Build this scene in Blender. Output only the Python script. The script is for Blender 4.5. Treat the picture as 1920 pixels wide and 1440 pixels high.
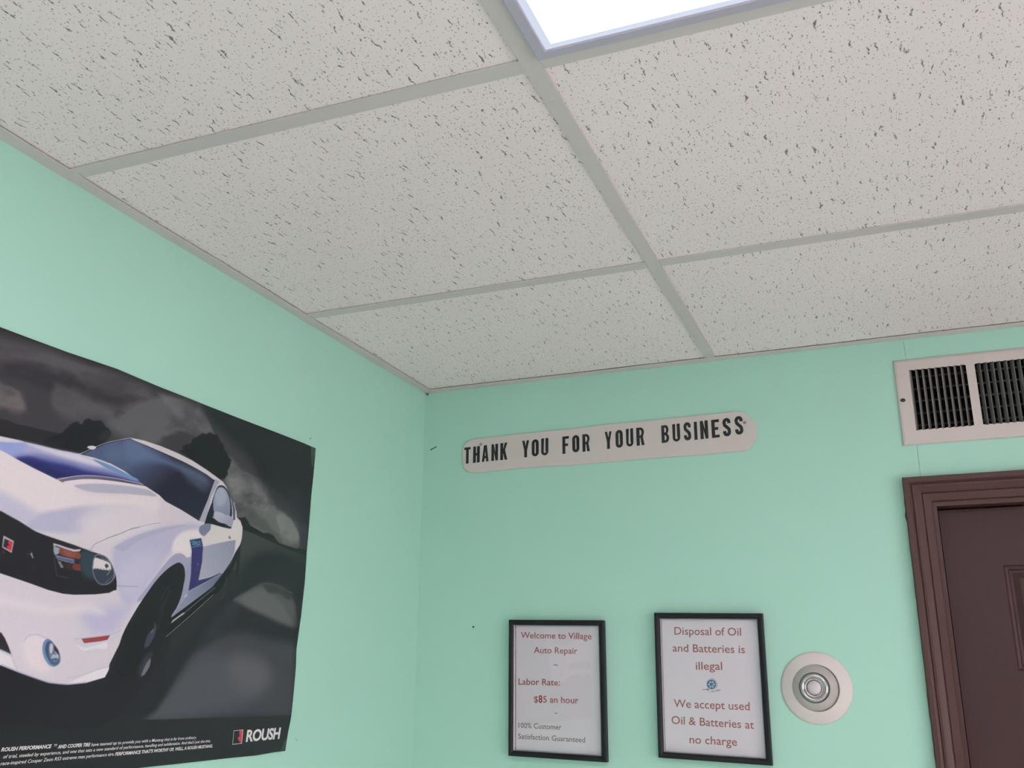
import bpy, bmesh, math, random
import numpy as np
from mathutils import Matrix, Vector

scene = bpy.context.scene
COL = scene.collection
for o in list(bpy.data.objects):
    bpy.data.objects.remove(o)

# ------------------------------------------------------------------ camera
cam_data = bpy.data.cameras.new('camera')
cam = bpy.data.objects.new('camera', cam_data)
COL.objects.link(cam)
cam_data.sensor_fit = 'HORIZONTAL'
cam_data.sensor_width = 36.0
cam_data.lens = 1782.447/1920*36.0
cam_data.clip_start = .02
RX = Vector((.92917072, .36960194, .00601451))      # image right
RD = Vector((-.10461984, .27854774, -.95470720))    # image down
RF = Vector((-.35453696, .88645674, .29748610))     # view direction
m = Matrix.Identity(4)
for i in range(3):
    m[i][0], m[i][1], m[i][2] = RX[i], -RD[i], -RF[i]
m[0][3], m[1][3], m[2][3] = 1.0710, -2.0814, 1.7399
cam.matrix_world = m
scene.camera = cam

# ------------------------------------------------------------------ world and exposure
SKY = 5.2             # overcast daylight coming through the added glazed opening
world = bpy.data.worlds.new('world')
scene.world = world
world.use_nodes = True
world.node_tree.nodes['Background'].inputs[0].default_value = (1.0, .89, .93, 1)
world.node_tree.nodes['Background'].inputs[1].default_value = SKY
scene.view_settings.view_transform = 'Standard'
scene.view_settings.look = 'None'
scene.view_settings.gamma = 1.0
scene.view_settings.use_curve_mapping = False
scene.view_settings.exposure = 0.22
LAMP = 4.4            # radiance of the ceiling light diffusers
LAMP_RIM = .60       # the sloping rim of the diffuser, further from the tubes
ROOM_X, ROOM_Y, CEIL = 3.6, -3.6, 2.44

# ------------------------------------------------------------------ helpers
ORG = {}

def tag(o, label=None, cat=None, group=None, kind=None):
    if label: o['label'] = label
    if cat: o['category'] = cat
    if group: o['group'] = group
    if kind: o['kind'] = kind
    return o

def thing(name, loc, label, cat, group=None):
    o = bpy.data.objects.new(name, None)
    o.empty_display_size = .05
    COL.objects.link(o)
    o.location = loc
    ORG[o.name] = Vector(loc)
    return tag(o, label, cat, group)

def link_mesh(name, me, mat, parent=None, smooth=False):
    o = bpy.data.objects.new(name, me)
    COL.objects.link(o)
    if mat: me.materials.append(mat)
    if parent is not None:
        org = ORG[parent.name]
        me.transform(Matrix.Translation(-org))
        o.parent = parent
        ORG[o.name] = org
    else:
        ORG[o.name] = Vector((0, 0, 0))
    if smooth:
        for p in me.polygons: p.use_smooth = True
    return o

def from_bm(name, bm, mat, parent=None, smooth=False):
    bmesh.ops.recalc_face_normals(bm, faces=bm.faces)
    me = bpy.data.meshes.new(name)
    bm.to_mesh(me); bm.free()
    return link_mesh(name, me, mat, parent, smooth)

def add_box(bm, x0, x1, y0, y1, z0, z1):
    v = [bm.verts.new((x, y, z)) for x in (x0, x1) for y in (y0, y1) for z in (z0, z1)]
    for f in ((0, 1, 3, 2), (4, 6, 7, 5), (0, 4, 5, 1), (2, 3, 7, 6), (0, 2, 6, 4), (1, 5, 7, 3)):
        bm.faces.new([v[i] for i in f])

def box(name, dims, mat, parent=None, bevel=0):
    bm = bmesh.new(); add_box(bm, *dims)
    if bevel: bmesh.ops.bevel(bm, geom=bm.edges[:], offset=bevel, segments=2, affect='EDGES', profile=.5)
    return from_bm(name, bm, mat, parent)

def add_prism(bm, pts2, place, h0, h1):
    """closed outline pts2 (2-D) extruded from height h0 to h1 along the plane normal"""
    a = [bm.verts.new(place(x, y, h0)) for x, y in pts2]
    b = [bm.verts.new(place(x, y, h1)) for x, y in pts2]
    n = len(a)
    bm.faces.new(a); bm.faces.new(b[::-1])
    for i in range(n):
        bm.faces.new((a[i], a[(i+1) % n], b[(i+1) % n], b[i]))

def on_back(x, z, h): return (x, -h, z)          # back wall, h out of the wall
def on_left(y, z, h): return (h, y, z)           # left wall, h out of the wall

def lathe(name, prof, centre, mat, parent, n=72, squash=(1, 1)):
    """profile of (radius, height out of the back wall)"""
    bm = bmesh.new(); rings = []
    for r, h in prof:
        if r < 1e-6: rings.append([bm.verts.new((centre[0], -h, centre[1]))])
        else: rings.append([bm.verts.new((centre[0]+r*squash[0]*math.cos(2*math.pi*k/n), -h, centre[1]+r*squash[1]*math.sin(2*math.pi*k/n))) for k in range(n)])
    for a, b in zip(rings, rings[1:]):
        for k in range(n):
            q = (k+1) % n
            if len(a) == 1: bm.faces.new((a[0], b[k], b[q]))
            elif len(b) == 1: bm.faces.new((a[k], a[q], b[0]))
            else: bm.faces.new((a[k], a[q], b[q], b[k]))
    return from_bm(name, bm, mat, parent, smooth=True)

def quad_ring(bm, quad_at, d0, h0, d1, h1, place):
    """one mitred band all round a four-sided frame between insets d0 and d1"""
    a = [bm.verts.new(place(*p, h0)) for p in quad_at(d0)]
    b = [bm.verts.new(place(*p, h1)) for p in quad_at(d1)]
    for i in range(4):
        bm.faces.new((a[i], a[(i+1) % 4], b[(i+1) % 4], b[i]))

# ------------------------------------------------------------------ materials
def lin(c):
    return tuple(((v/255.)/12.92 if v <= 10 else ((v/255.+.055)/1.055)**2.4) for v in c)

class M:
    def __init__(self, name):
        self.m = bpy.data.materials.new(name); self.m.use_nodes = True
        self.nt = self.m.node_tree; self.n = self.nt.nodes; self.b = self.n['Principled BSDF']
    def add(self, t, **kw):
        nd = self.n.new(t)
        for k, v in kw.items():
            if k.startswith('i_'):
                key = k[2:]; nd.inputs[int(key) if key.isdigit() else key.replace('_', ' ')].default_value = v
            else: setattr(nd, k, v)
        return nd
    def lk(self, a, ao, b, bi): self.nt.links.new(a.outputs[ao], b.inputs[bi])
    def mth(self, op, a, b=None, c=None, clamp=False):
        nd = self.n.new('ShaderNodeMath'); nd.operation = op; nd.use_clamp = clamp
        for i, v in enumerate((a, b, c)):
            if v is None: continue
            if isinstance(v, (int, float)): nd.inputs[i].default_value = v
            else: self.nt.links.new(v, nd.inputs[i])
        return nd.outputs[0]

def paint(name, rgb, rough=.5, spec=.5, var=.06, scale=6.0, bump=.0, bscale=300., metal=0., speck=0.):
    """plain painted or printed surface: slight mottling of the colour, fine surface relief"""
    t = M(name); b = t.b
    b.inputs['Roughness'].default_value = rough
    b.inputs['Specular IOR Level'].default_value = spec
    b.inputs['Metallic'].default_value = metal
    tc = t.add('ShaderNodeTexCoord')
    nz = t.add('ShaderNodeTexNoise', i_Scale=scale, i_Detail=6.0, i_Roughness=.6)
    t.lk(tc, 'Object', nz, 'Vector')
    mix = t.add('ShaderNodeMix', data_type='RGBA')
    t.lk(nz, 'Fac', mix, 0)
    mix.inputs[6].default_value = tuple(v*(1-var) for v in rgb)+(1,)
    mix.inputs[7].default_value = tuple(min(1, v*(1+var)) for v in rgb)+(1,)
    t.lk(mix, 2, b, 'Base Color')
    if bump:
        n2 = t.add('ShaderNodeTexNoise', i_Scale=bscale, i_Detail=3.0)
        t.lk(tc, 'Object', n2, 'Vector')
        bp = t.add('ShaderNodeBump', i_Strength=bump, i_Distance=.0006)
        t.lk(n2, 'Fac', bp, 'Height'); t.lk(bp, 'Normal', b, 'Normal')
    return t.m

def tile_material(name, seed, rgb, turn):
    """mineral fibre tile: pin holes and short worm-like fissures, all pits in the surface"""
    t = M(name); b = t.b
    b.inputs['Roughness'].default_value = .95
    b.inputs['Specular IOR Level'].default_value = .15
    tc = t.add('ShaderNodeTexCoord')
    mp = t.add('ShaderNodeMapping'); mp.inputs['Location'].default_value = (seed*3.17, seed*1.93, 0)
    mp.inputs['Rotation'].default_value = (0, 0, turn)
    t.lk(tc, 'Object', mp, 'Vector')
    masks = []
    def warp(amount, scale, off):
        nz = t.add('ShaderNodeTexNoise', i_Scale=scale, i_Detail=2.0)
        ad = t.add('ShaderNodeVectorMath', operation='ADD'); ad.inputs[1].default_value = (off, off*.7, 0)
        t.lk(mp, 'Vector', ad, 0); t.lk(ad, 'Vector', nz, 'Vector')
        sb = t.add('ShaderNodeVectorMath', operation='SUBTRACT'); sb.inputs[1].default_value = (.5, .5, .5)
        t.lk(nz, 'Color', sb, 0)
        sc = t.add('ShaderNodeVectorMath', operation='SCALE'); sc.inputs['Scale'].default_value = amount
        t.lk(sb, 'Vector', sc, 0)
        a2 = t.add('ShaderNodeVectorMath', operation='ADD')
        t.lk(ad, 'Vector', a2, 0); t.lk(sc, 'Vector', a2, 1)
        return a2
    def spots(vec, sx, sy, rmax, frac, soft, ang=0.0):
        """one elongated spot in a share 'frac' of the cells"""
        m2 = t.add('ShaderNodeMapping'); m2.inputs['Scale'].default_value = (sx, sy, 0); m2.inputs['Rotation'].default_value = (0, 0, ang)
        t.lk(vec, 'Vector', m2, 'Vector')
        vo = t.add('ShaderNodeTexVoronoi', voronoi_dimensions='2D', i_Scale=1.0)
        t.lk(m2, 'Vector', vo, 'Vector')
        sp = t.add('ShaderNodeSeparateColor'); t.lk(vo, 'Color', sp, 'Color')
        rad = t.mth('MULTIPLY_ADD', sp.outputs[0], rmax*.6, rmax*.4)
        on = t.mth('LESS_THAN', sp.outputs[1], frac)
        rad = t.mth('MULTIPLY', rad, on)
        d = t.mth('SUBTRACT', rad, vo.outputs['Distance'])
        d = t.mth('DIVIDE', d, soft)
        return t.mth('ADD', d, 0.0, clamp=True)
    w1 = warp(.012, 62., 0.0); w2 = warp(.013, 70., 4.3); w3 = warp(.004, 160., 9.1)
    masks.append(spots(w1, 63., 9.0, .098, .95, .025, .26))
    masks.append(spots(w2, 66., 8.6, .096, .92, .025, -.30))
    masks.append(spots(w1, 84., 34., .115, .34, .03, .05))
    masks.append(spots(w3, 105., 76., .135, .78, .05))
    masks.append(spots(w3, 170., 124., .160, .85, .06))
    tot = masks[0]
    for q in masks[1:3]: tot = t.mth('MAXIMUM', tot, q)
    pins = t.mth('MAXIMUM', t.mth('MULTIPLY', masks[3], .72), t.mth('MULTIPLY', masks[4], .58))
    # broken-up depth along each fissure
    nz = t.add('ShaderNodeTexNoise', i_Scale=190., i_Detail=2.0); t.lk(mp, 'Vector', nz, 'Vector')
    br = t.add('ShaderNodeMapRange'); br.inputs['From Min'].default_value = .36; br.inputs['From Max'].default_value = .55
    t.lk(nz, 'Fac', br, 'Value')
    tot = t.mth('MULTIPLY', tot, br.outputs[0])
    tot = t.mth('MAXIMUM', t.mth('MULTIPLY', tot, .9), pins)
    n3 = t.add('ShaderNodeTexNoise', i_Scale=2.2, i_Detail=4.0); t.lk(mp, 'Vector', n3, 'Vector')
    mx = t.add('ShaderNodeMix', data_type='RGBA'); t.lk(n3, 'Fac', mx, 0)
    mx.inputs[6].default_value = tuple(v*.95 for v in rgb)+(1,)
    mx.inputs[7].default_value = tuple(min(1, v*1.04) for v in rgb)+(1,)
    m3 = t.add('ShaderNodeMix', data_type='RGBA'); t.nt.links.new(tot, m3.inputs[0])
    t.lk(mx, 2, m3, 6); m3.inputs[7].default_value = (.17, .155, .145, 1)
    t.lk(m3, 2, b, 'Base Color')
    inv = t.mth('MULTIPLY', tot, -1.0)
    n4 = t.add('ShaderNodeTexNoise', i_Scale=420., i_Detail=2.0); t.lk(mp, 'Vector', n4, 'Vector')
    h = t.mth('MULTIPLY_ADD', n4.outputs['Fac'], .25, inv)
    bp = t.add('ShaderNodeBump', i_Strength=.35, i_Distance=.0012); t.nt.links.new(h, bp.inputs['Height'])
    t.lk(bp, 'Normal', b, 'Normal')
    return t.m

def wood_material(name, dark, light, axis, rough=.42):
    """painted wood with brush strokes along one axis"""
    t = M(name); b = t.b
    b.inputs['Roughness'].default_value = rough; b.inputs['Specular IOR Level'].default_value = .45
    tc = t.add('ShaderNodeTexCoord'); mp = t.add('ShaderNodeMapping')
    mp.inputs['Scale'].default_value = (6, 90, 90) if axis == 'x' else (90, 90, 5)
    t.lk(tc, 'Object', mp, 'Vector')
    nz = t.add('ShaderNodeTexNoise', i_Scale=1.6, i_Detail=6.0, i_Roughness=.65); t.lk(mp, 'Vector', nz, 'Vector')
    mx = t.add('ShaderNodeMix', data_type='RGBA'); t.lk(nz, 'Fac', mx, 0)
    mx.inputs[6].default_value = dark+(1,); mx.inputs[7].default_value = light+(1,)
    t.lk(mx, 2, b, 'Base Color')
    bp = t.add('ShaderNodeBump', i_Strength=.3, i_Distance=.0006); t.lk(nz, 'Fac', bp, 'Height'); t.lk(bp, 'Normal', b, 'Normal')
    return t.m

def glow(name, rgb, strength):
    t = M(name)
    t.b.inputs['Base Color'].default_value = (.8, .8, .8, 1)
    t.b.inputs['Emission Color'].default_value = rgb+(1,)
    t.b.inputs['Emission Strength'].default_value = strength
    t.b.inputs['Roughness'].default_value = .35
    return t.m

def clear_sheet(name, tint, gloss, rough):
    """thin clear glass or tape: mostly see-through with a mirror-like coat"""
    t = M(name); t.n.remove(t.b)
    out = t.n['Material Output']
    tr = t.add('ShaderNodeBsdfTransparent'); tr.inputs[0].default_value = tint+(1,)
    gl = t.add('ShaderNodeBsdfGlossy'); gl.inputs['Roughness'].default_value = rough
    lw = t.add('ShaderNodeLayerWeight')
    f = t.mth('POWER', lw.outputs['Facing'], 5.0)
    f = t.mth('MULTIPLY_ADD', f, .96*gloss, .04*gloss, clamp=True)
    mx = t.add('ShaderNodeMixShader'); t.nt.links.new(f, mx.inputs[0])
    t.lk(tr, 0, mx, 1); t.lk(gl, 0, mx, 2); t.lk(mx, 0, out, 'Surface')
    return t.m

MINT = (.405, .710, .585)
mint = paint('mint_wall_paint', MINT, rough=.55, spec=.35, var=.035, scale=3.0, bump=.25, bscale=260.)
white_metal = paint('white_enamel_grid', (.62, .575, .56), rough=.45, var=.03, scale=4.)
angle_metal = paint('aged_white_grid', (.60, .57, .54), rough=.5, var=.06, scale=9.)
light_frame = paint('fixture_enamel_glare_tint', (.46, .44, .53), rough=.4, var=.03)  # white enamel, with the lamp's lavender glare put into its colour
plenum = paint('plenum_dark', (.10, .10, .10), rough=.9)
floor_mat = paint('floor_vinyl', (.80, .735, .725), rough=.4, var=.08, scale=9.)
rear_mat = paint('rear_wall_paint', (.82, .765, .765), rough=.6, var=.03)
beige = paint('beige_enamel', (.60, .545, .515), rough=.5, var=.07, scale=18., bump=.2)
slat_mat = paint('grey_slat', (.20, .195, .185), rough=.7, var=.2, scale=60.)  # grey, darker than the face plate
damper_mat = paint('dark_damper', (.055, .05, .048), rough=.8, var=.2, scale=80.)  # near black, darker than the slats
duct_mat = paint('duct_inside', (.012, .012, .014), rough=.9)
black_frame = paint('black_moulding', (.009, .010, .013), rough=.45, spec=.3, var=.2, scale=30.)
silver = paint('silver_lip', (.45, .45, .47), rough=.28, metal=.9, var=.05)
sheet = paint('printed_sheet', (.70, .665, .71), rough=.6, var=.02, scale=8.)
ink_red = paint('red_brown_ink', lin((150, 84, 80)), rough=.6)
ink_dark = paint('brown_ink', lin((126, 92, 90)), rough=.6)
ink_hand = paint('red_pen_ink', lin((150, 50, 48)), rough=.6)
ink_blue = paint('blue_ink', lin((66, 100, 130)), rough=.6)
ink_sky = paint('pale_blue_ink', lin((170, 195, 222)), rough=.6)
ink_grey = paint('grey_ink', lin((92, 98, 100)), rough=.6)
board = paint('card_board', (.62, .575, .545), rough=.75, var=.05, scale=25., bump=.3)
letter_mat = paint('black_vinyl', (.012, .015, .019), rough=.4, var=.1)
steel = paint('steel', (.30, .31, .31), rough=.25, metal=.95)
chrome = paint('chrome', (.52, .51, .52), rough=.15, metal=1.0, var=.25, scale=60.)
lens_mat = paint('frosted_dome', (.60, .58, .57), rough=.22, var=.03)
plate_mat = paint('plate_enamel', (.66, .61, .585), rough=.5, var=.04, scale=20.)
ball_mat = paint('dusty_ball_enamel', (.43, .41, .385), rough=.6, var=.22, scale=45.)
nail_mat = paint('dark_nail', (.03, .035, .035), rough=.5)
crack_mat = paint('crack', (.20, .34, .29), rough=.9)
casing_x = wood_material('maroon_wood_across', (.048, .018, .0145), (.078, .029, .0235), 'x')
casing_z = wood_material('maroon_wood_upright', (.048, .018, .0145), (.078, .029, .0235), 'z')
slab_mat = wood_material('maroon_door', (.036, .012, .0125), (.050, .0165, .017), 'z', .5)
glass = clear_sheet('picture_glass', (.985, .99, .99), 1.0, .015)
tape_mat = clear_sheet('clear_tape', (.93, .95, .94), 1.6, .22)
white_print = paint('white_print', (.70, .70, .70), rough=.4, var=.02)
red_print = paint('red_print', lin((198, 62, 80)), rough=.4, var=.02)
diffuser_mat = glow('lamp_diffuser', (1.0, .90, .96), LAMP)
rim_mat = glow('lamp_diffuser_rim', (.72, .80, 1.0), LAMP_RIM)
rim_mat.node_tree.nodes['Principled BSDF'].inputs['Base Color'].default_value = (.25, .25, .25, 1)
TILES = [tile_material('ceiling_tile_%d' % i, i+1, (.875, .795, .785), (0, .08, -.05, .05)[i % 4]) for i in range(4)]

# ------------------------------------------------------------------ the setting
tag(box('floor', (-.1, ROOM_X+.1, ROOM_Y-.1, .12, -.1, 0), floor_mat), kind='structure')
tag(box('wall_left', (-.1, 0, ROOM_Y-.1, .12, 0, 2.75), mint), kind='structure')
tag(box('wall_front', (0, ROOM_X, ROOM_Y-.1, ROOM_Y, 0, 2.75), rear_mat), kind='structure')
# right-hand wall, with an unseen glazed opening added to let daylight in
WY0, WY1, WZ0, WZ1 = -3.3, -1.0, .45, 2.05
bm = bmesh.new()
for d in ((ROOM_Y-.1, WY0, 0, 2.75), (WY1, .12, 0, 2.75), (WY0, WY1, 0, WZ0), (WY0, WY1, WZ1, 2.75)): add_box(bm, ROOM_X, ROOM_X+.1, d[0], d[1], d[2], d[3])
tag(from_bm('wall_right', bm, rear_mat), kind='structure')
WM = (WY0+WY1)/2
bm = bmesh.new()
for d in ((WY0, WY0+.05, WZ0, WZ1), (WY1-.05, WY1, WZ0, WZ1), (WY0+.05, WY1-.05, WZ0, WZ0+.05), (WY0+.05, WY1-.05, WZ1-.05, WZ1), (WM-.025, WM+.025, WZ0+.05, WZ1-.05)): add_box(bm, ROOM_X+.03, ROOM_X+.08, d[0], d[1], d[2], d[3])
added_window = tag(from_bm('added_window_1', bm, light_frame), kind='structure')
for a, b in ((WY0+.05, WM-.025), (WM+.025, WY1-.05)): box('pane', (ROOM_X+.053, ROOM_X+.057, a, b, WZ0+.05, WZ1-.05), glass, added_window)

# back wall with the door opening and the hole of the air grille
DX0, DX1, DZ = 1.150, 1.985, 2.0915
VX0, VX1, VZ0, VZ1 = 1.132, 1.385, 2.226, 2.379
def wall_cells():
    xs = sorted({0.0, VX0, DX0, VX1, DX1, ROOM_X}); zs = sorted({0.0, DZ, VZ0, VZ1, 2.75})
    bm = bmesh.new(); vs = {}
    def v(x, y, z):
        k = (round(x, 5), round(y, 5), round(z, 5))
        if k not in vs: vs[k] = bm.verts.new(k)
        return vs[k]
    def solid(i, j):
        if i < 0 or j < 0 or i >= len(xs)-1 or j >= len(zs)-1: return False
        cx, cz = (xs[i]+xs[i+1])/2, (zs[j]+zs[j+1])/2
        return not (DX0 < cx < DX1 and cz < DZ) and not (VX0 < cx < VX1 and VZ0 < cz < VZ1)
    for i in range(len(xs)-1):
        for j in range(len(zs)-1):
            if not solid(i, j): continue
            a, b, c, d = xs[i], xs[i+1], zs[j], zs[j+1]
            for y in (0.0, .12): bm.faces.new((v(a, y, c), v(b, y, c), v(b, y, d), v(a, y, d)))
            if not solid(i-1, j): bm.faces.new((v(a, 0, c), v(a, .12, c), v(a, .12, d), v(a, 0, d)))
            if not solid(i+1, j): bm.faces.new((v(b, 0, c), v(b, .12, c), v(b, .12, d), v(b, 0, d)))
            if not solid(i, j-1): bm.faces.new((v(a, 0, c), v(b, 0, c), v(b, .12, c), v(a, .12, c)))
            if not solid(i, j+1): bm.faces.new((v(a, 0, d), v(b, 0, d), v(b, .12, d), v(a, .12, d)))
    return bm
wall_back = tag(from_bm('wall_back', wall_cells(), mint), kind='structure')
def ribbon(name, pts, w, h, mat, parent, seed=0, place=on_back):
    """thin uneven strip lying on a wall"""
    rnd = random.Random(seed); bm = bmesh.new(); L = []; R = []
    n = 14
    for k in range(n+1):
        s = k/n*(len(pts)-1); i = min(int(s), len(pts)-2); f = s-i
        x = pts[i][0]*(1-f)+pts[i+1][0]*f; z = pts[i][1]*(1-f)+pts[i+1][1]*f
        ww = w*(.5+rnd.random()); x += (rnd.random()-.5)*w
        L.append((x-ww/2, z)); R.append((x+ww/2, z))
    add_prism(bm, L+R[::-1], place, -.0002, h)
    return from_bm(name, bm, mat, parent)
ribbon('seam_crack', [(1.1372, 2.436), (1.1386, 2.3945)], .0008, .0002, crack_mat, wall_back, 1)
ribbon('seam_crack', [(1.1386, 2.2065), (1.1380, 2.141)], .0008, .0002, crack_mat, wall_back, 2)

wall_left = bpy.data.objects['wall_left']
scuff_mat = paint('scuff', (.24, .40, .33), rough=.8)
ribbon('scuff_mark', [(-.5010, 2.2010), (-.4960, 2.2060)], .0030, .0002, scuff_mat, wall_left, 3, on_left)
ribbon('scuff_mark', [(-.4800, 1.6350), (-.4700, 1.6300)], .0022, .0002, scuff_mat, wall_left, 4, on_left)

# suspended ceiling
XM = [.7307, 1.9499, 3.1691]
YT = [-.5641, -1.1737, -1.7833, -2.3929, -3.0025]
ceiling = tag(box('ceiling', (-.1, ROOM_X+.1, ROOM_Y-.1, .12, 2.75, 2.85), plenum), kind='structure')
LIGHT_CELLS = {(1, 2), (1, 4)}
xs = [0.0]+XM+[ROOM_X]; ys = [0.0]+YT+[ROOM_Y]
rnd = random.Random(5)
for i in range(len(xs)-1):
    for j in range(len(ys)-1):
        if (i, j) in LIGHT_CELLS: continue
        lift = .0036 if i == 0 else .0030
        z = CEIL+lift-.001*rnd.random()
        bm = bmesh.new(); add_box(bm, xs[i]+.003, xs[i+1]-.003, ys[j+1]+.003, ys[j]-.003, z, z+.016)
        from_bm('ceiling_tile', bm, TILES[(i*2+j) % 4], ceiling)
def tee(name, x0, x1, y0, y1, z, mat=white_metal):
    bm = bmesh.new(); add_box(bm, x0, x1, y0, y1, z, z+.0016)
    cx, cy = (x0+x1)/2, (y0+y1)/2
    if x1-x0 < y1-y0: add_box(bm, cx-.003, cx+.003, y0, y1, z+.0016, z+.036)
    else: add_box(bm, x0, x1, cy-.003, cy+.003, z+.0016, z+.036)
    return from_bm(name, bm, mat, ceiling)
MW = .0112
tee('main_runner', XM[0]-MW, XM[0]+MW, -1.0945, -.004, CEIL)
tee('main_runner', XM[0]-MW-.0002, XM[0]+MW+.0002, ROOM_Y+.004, -1.0957, CEIL-.0004)
for x in XM[1:]: tee('main_runner', x-MW, x+MW, ROOM_Y+.004, -.004, CEIL)
for i in range(len(xs)-1):
    for y in YT:
        tee('cross_tee', xs[i]+(MW+.0004 if i else .004), xs[i+1]-(MW+.0004 if i < len(xs)-2 else .004), y-.0126, y+.0126, CEIL+.0004)
# wall angles the grid rests on: upright leg against the wall, flange under the tiles
def wall_angle(name, axis, a0, a1):
    bm = bmesh.new(); n = 60; rnd = random.Random(len(name)+int(a1*7))
    w = [.0222+.0012*math.sin(k*.7)+.0008*rnd.random() for k in range(n+1)]
    drop = [.0006+.0012*abs(math.sin(k*.31+1))*rnd.random() for k in range(n+1)]
    rings = []
    for k in range(n+1):
        s = a0+(a1-a0)*k/n
        q = [(.0, CEIL+.020), (.0, CEIL-.0008-drop[k]), (w[k], CEIL-.0006), (w[k], CEIL+.0006), (.001, CEIL+.0006), (.001, CEIL+.020)]
        rings.append([bm.verts.new((o, s, z) if axis == 'y' else (s, -o, z)) for o, z in q])
    for a, b in zip(rings, rings[1:]):
        for k in range(6): bm.faces.new((a[k], a[(k+1) % 6], b[(k+1) % 6], b[k]))
    bm.faces.new(rings[0]); bm.faces.new(rings[-1])
    tag(from_bm(name, bm, angle_metal), kind='structure')
wall_angle('trim_1', 'y', ROOM_Y+.001, -.003)
wall_angle('trim_2', 'x', .001, ROOM_X-.001)

# ------------------------------------------------------------------ ceiling lights
def ceiling_light(i, j, label):
    x0, x1 = xs[i]+MW+.0008, xs[i+1]-MW-.0008
    y0, y1 = ys[j+1]+.0104, ys[j]-.0104
    root = thing('ceiling_light', ((x0+x1)/2, (y0+y1)/2, CEIL), label, 'ceiling light', 'recessed ceiling lights')
    def at(d): return [(x0+d, y0+d), (x1-d, y0+d), (x1-d, y1-d), (x0+d, y1-d)]
    pl = lambda x, y, h: (x, y, CEIL-h)
    bm = bmesh.new()
    prof = [(.0, -.030), (.0, .0042), (.0012, .0052), (.0135, .0052), (.0148, .0044), (.0148, -.030)]
    for (d0, h0), (d1, h1) in zip(prof, prof[1:]+prof[:1]): quad_ring(bm, at, d0, h0, d1, h1, pl)
    from_bm('door_frame', bm, light_frame, root)
    bm = bmesh.new(); quad_ring(bm, at, .0149, .0030, .0245, .0042, pl)
    from_bm('diffuser_rim', bm, rim_mat, root)
    bm = bmesh.new()
    v = [bm.verts.new(pl(*p, .0042)) for p in at(.0245)]; w = [bm.verts.new(pl(*p, .0010)) for p in at(.0245)]
    bm.faces.new(v); bm.faces.new(w[::-1])
    for k in range(4): bm.faces.new((v[k], v[(k+1) % 4], w[(k+1) % 4], w[k]))
    from_bm('diffuser', bm, diffuser_mat, root)
    bm = bmesh.new()
    add_box(bm, x0+.001, x1-.001, y0+.001, y1-.001, CEIL+.08, CEIL+.09)
    for (a, b, c, d) in ((x0+.001, x0+.003, y0+.001, y1-.001), (x1-.003, x1-.001, y0+.001, y1-.001), (x0+.003, x1-.003, y0+.001, y0+.003), (x0+.003, x1-.003, y1-.003, y1-.001)):
        add_box(bm, a, b, c, d, CEIL+.031, CEIL+.08)
    from_bm('housing', bm, light_frame, root)
ceiling_light(1, 2, 'lit rectangular ceiling light in a white frame tinted lavender grey for lamp glare, at the top edge of the photo')
ceiling_light(1, 4, 'unseen lit ceiling light, added behind the viewer to brighten the room')  # unseen fixture, added for the light it gives the room

# ------------------------------------------------------------------ door, frame and casing
door = tag(thing('door_1', (1.15, 0, 0), None, None), kind='structure')
def casing(name, path, mat):
    """moulded casing: path is the outer edge from a to b, inner side given by the mitres"""
    prof = [(0, -.001), (0, .0155), (.0015, .0170), (.0100, .0170), (.0118, .0160), (.0126, .0138), (.0140, .0132), (.0165, .0150), (.0205, .0152),
            (.0250, .0138), (.0320, .0112), (.0335, .0094), (.0350, .0104), (.0440, .0096), (.0488, .0090), (.0505, .0074), (.0505, -.001)]
    bm = bmesh.new()
    (a, da), (b, db) = path
    A = [bm.verts.new(on_back(a[0]+da[0]*d, a[1]+da[1]*d, h)) for d, h in prof]
    Bv = [bm.verts.new(on_back(b[0]+db[0]*d, b[1]+db[1]*d, h)) for d, h in prof]
    n = len(prof)
    for k in range(n): bm.faces.new((A[k], A[(k+1) % n], Bv[(k+1) % n], Bv[k]))
    bm.faces.new(A); bm.faces.new(Bv[::-1])
    return from_bm(name, bm, mat, door)
CX0, CX1, CZ = 1.1027, 2.0324, 2.1392
casing('casing', (((CX0, .001), (1, 0)), ((CX0, CZ), (1, -1))), casing_z)
casing('casing', (((CX0, CZ), (1, -1)), ((CX1, CZ), (-1, -1))), casing_x)
casing('casing', (((CX1, .001), (-1, 0)), ((CX1, CZ), (-1, -1))), casing_z)
bm = bmesh.new()
JX0, JX1, JZ = 1.1612, 1.9739, 2.0790
add_box(bm, DX0-.0, JX0, -.0022, .12, .001, JZ); add_box(bm, JX1, DX1, -.0022, .12, .001, JZ); add_box(bm, DX0, DX1, -.0022, .12, JZ, DZ+.0004)
from_bm('jamb', bm, casing_z, door)
bm = bmesh.new()
add_box(bm, JX0, JX0+.011, .076, .088, .001, JZ); add_box(bm, JX1-.011, JX1, .076, .088, .001, JZ); add_box(bm, JX0+.011, JX1-.011, .076, .088, JZ-.011, JZ)
from_bm('stop', bm, casing_z, door)
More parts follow.
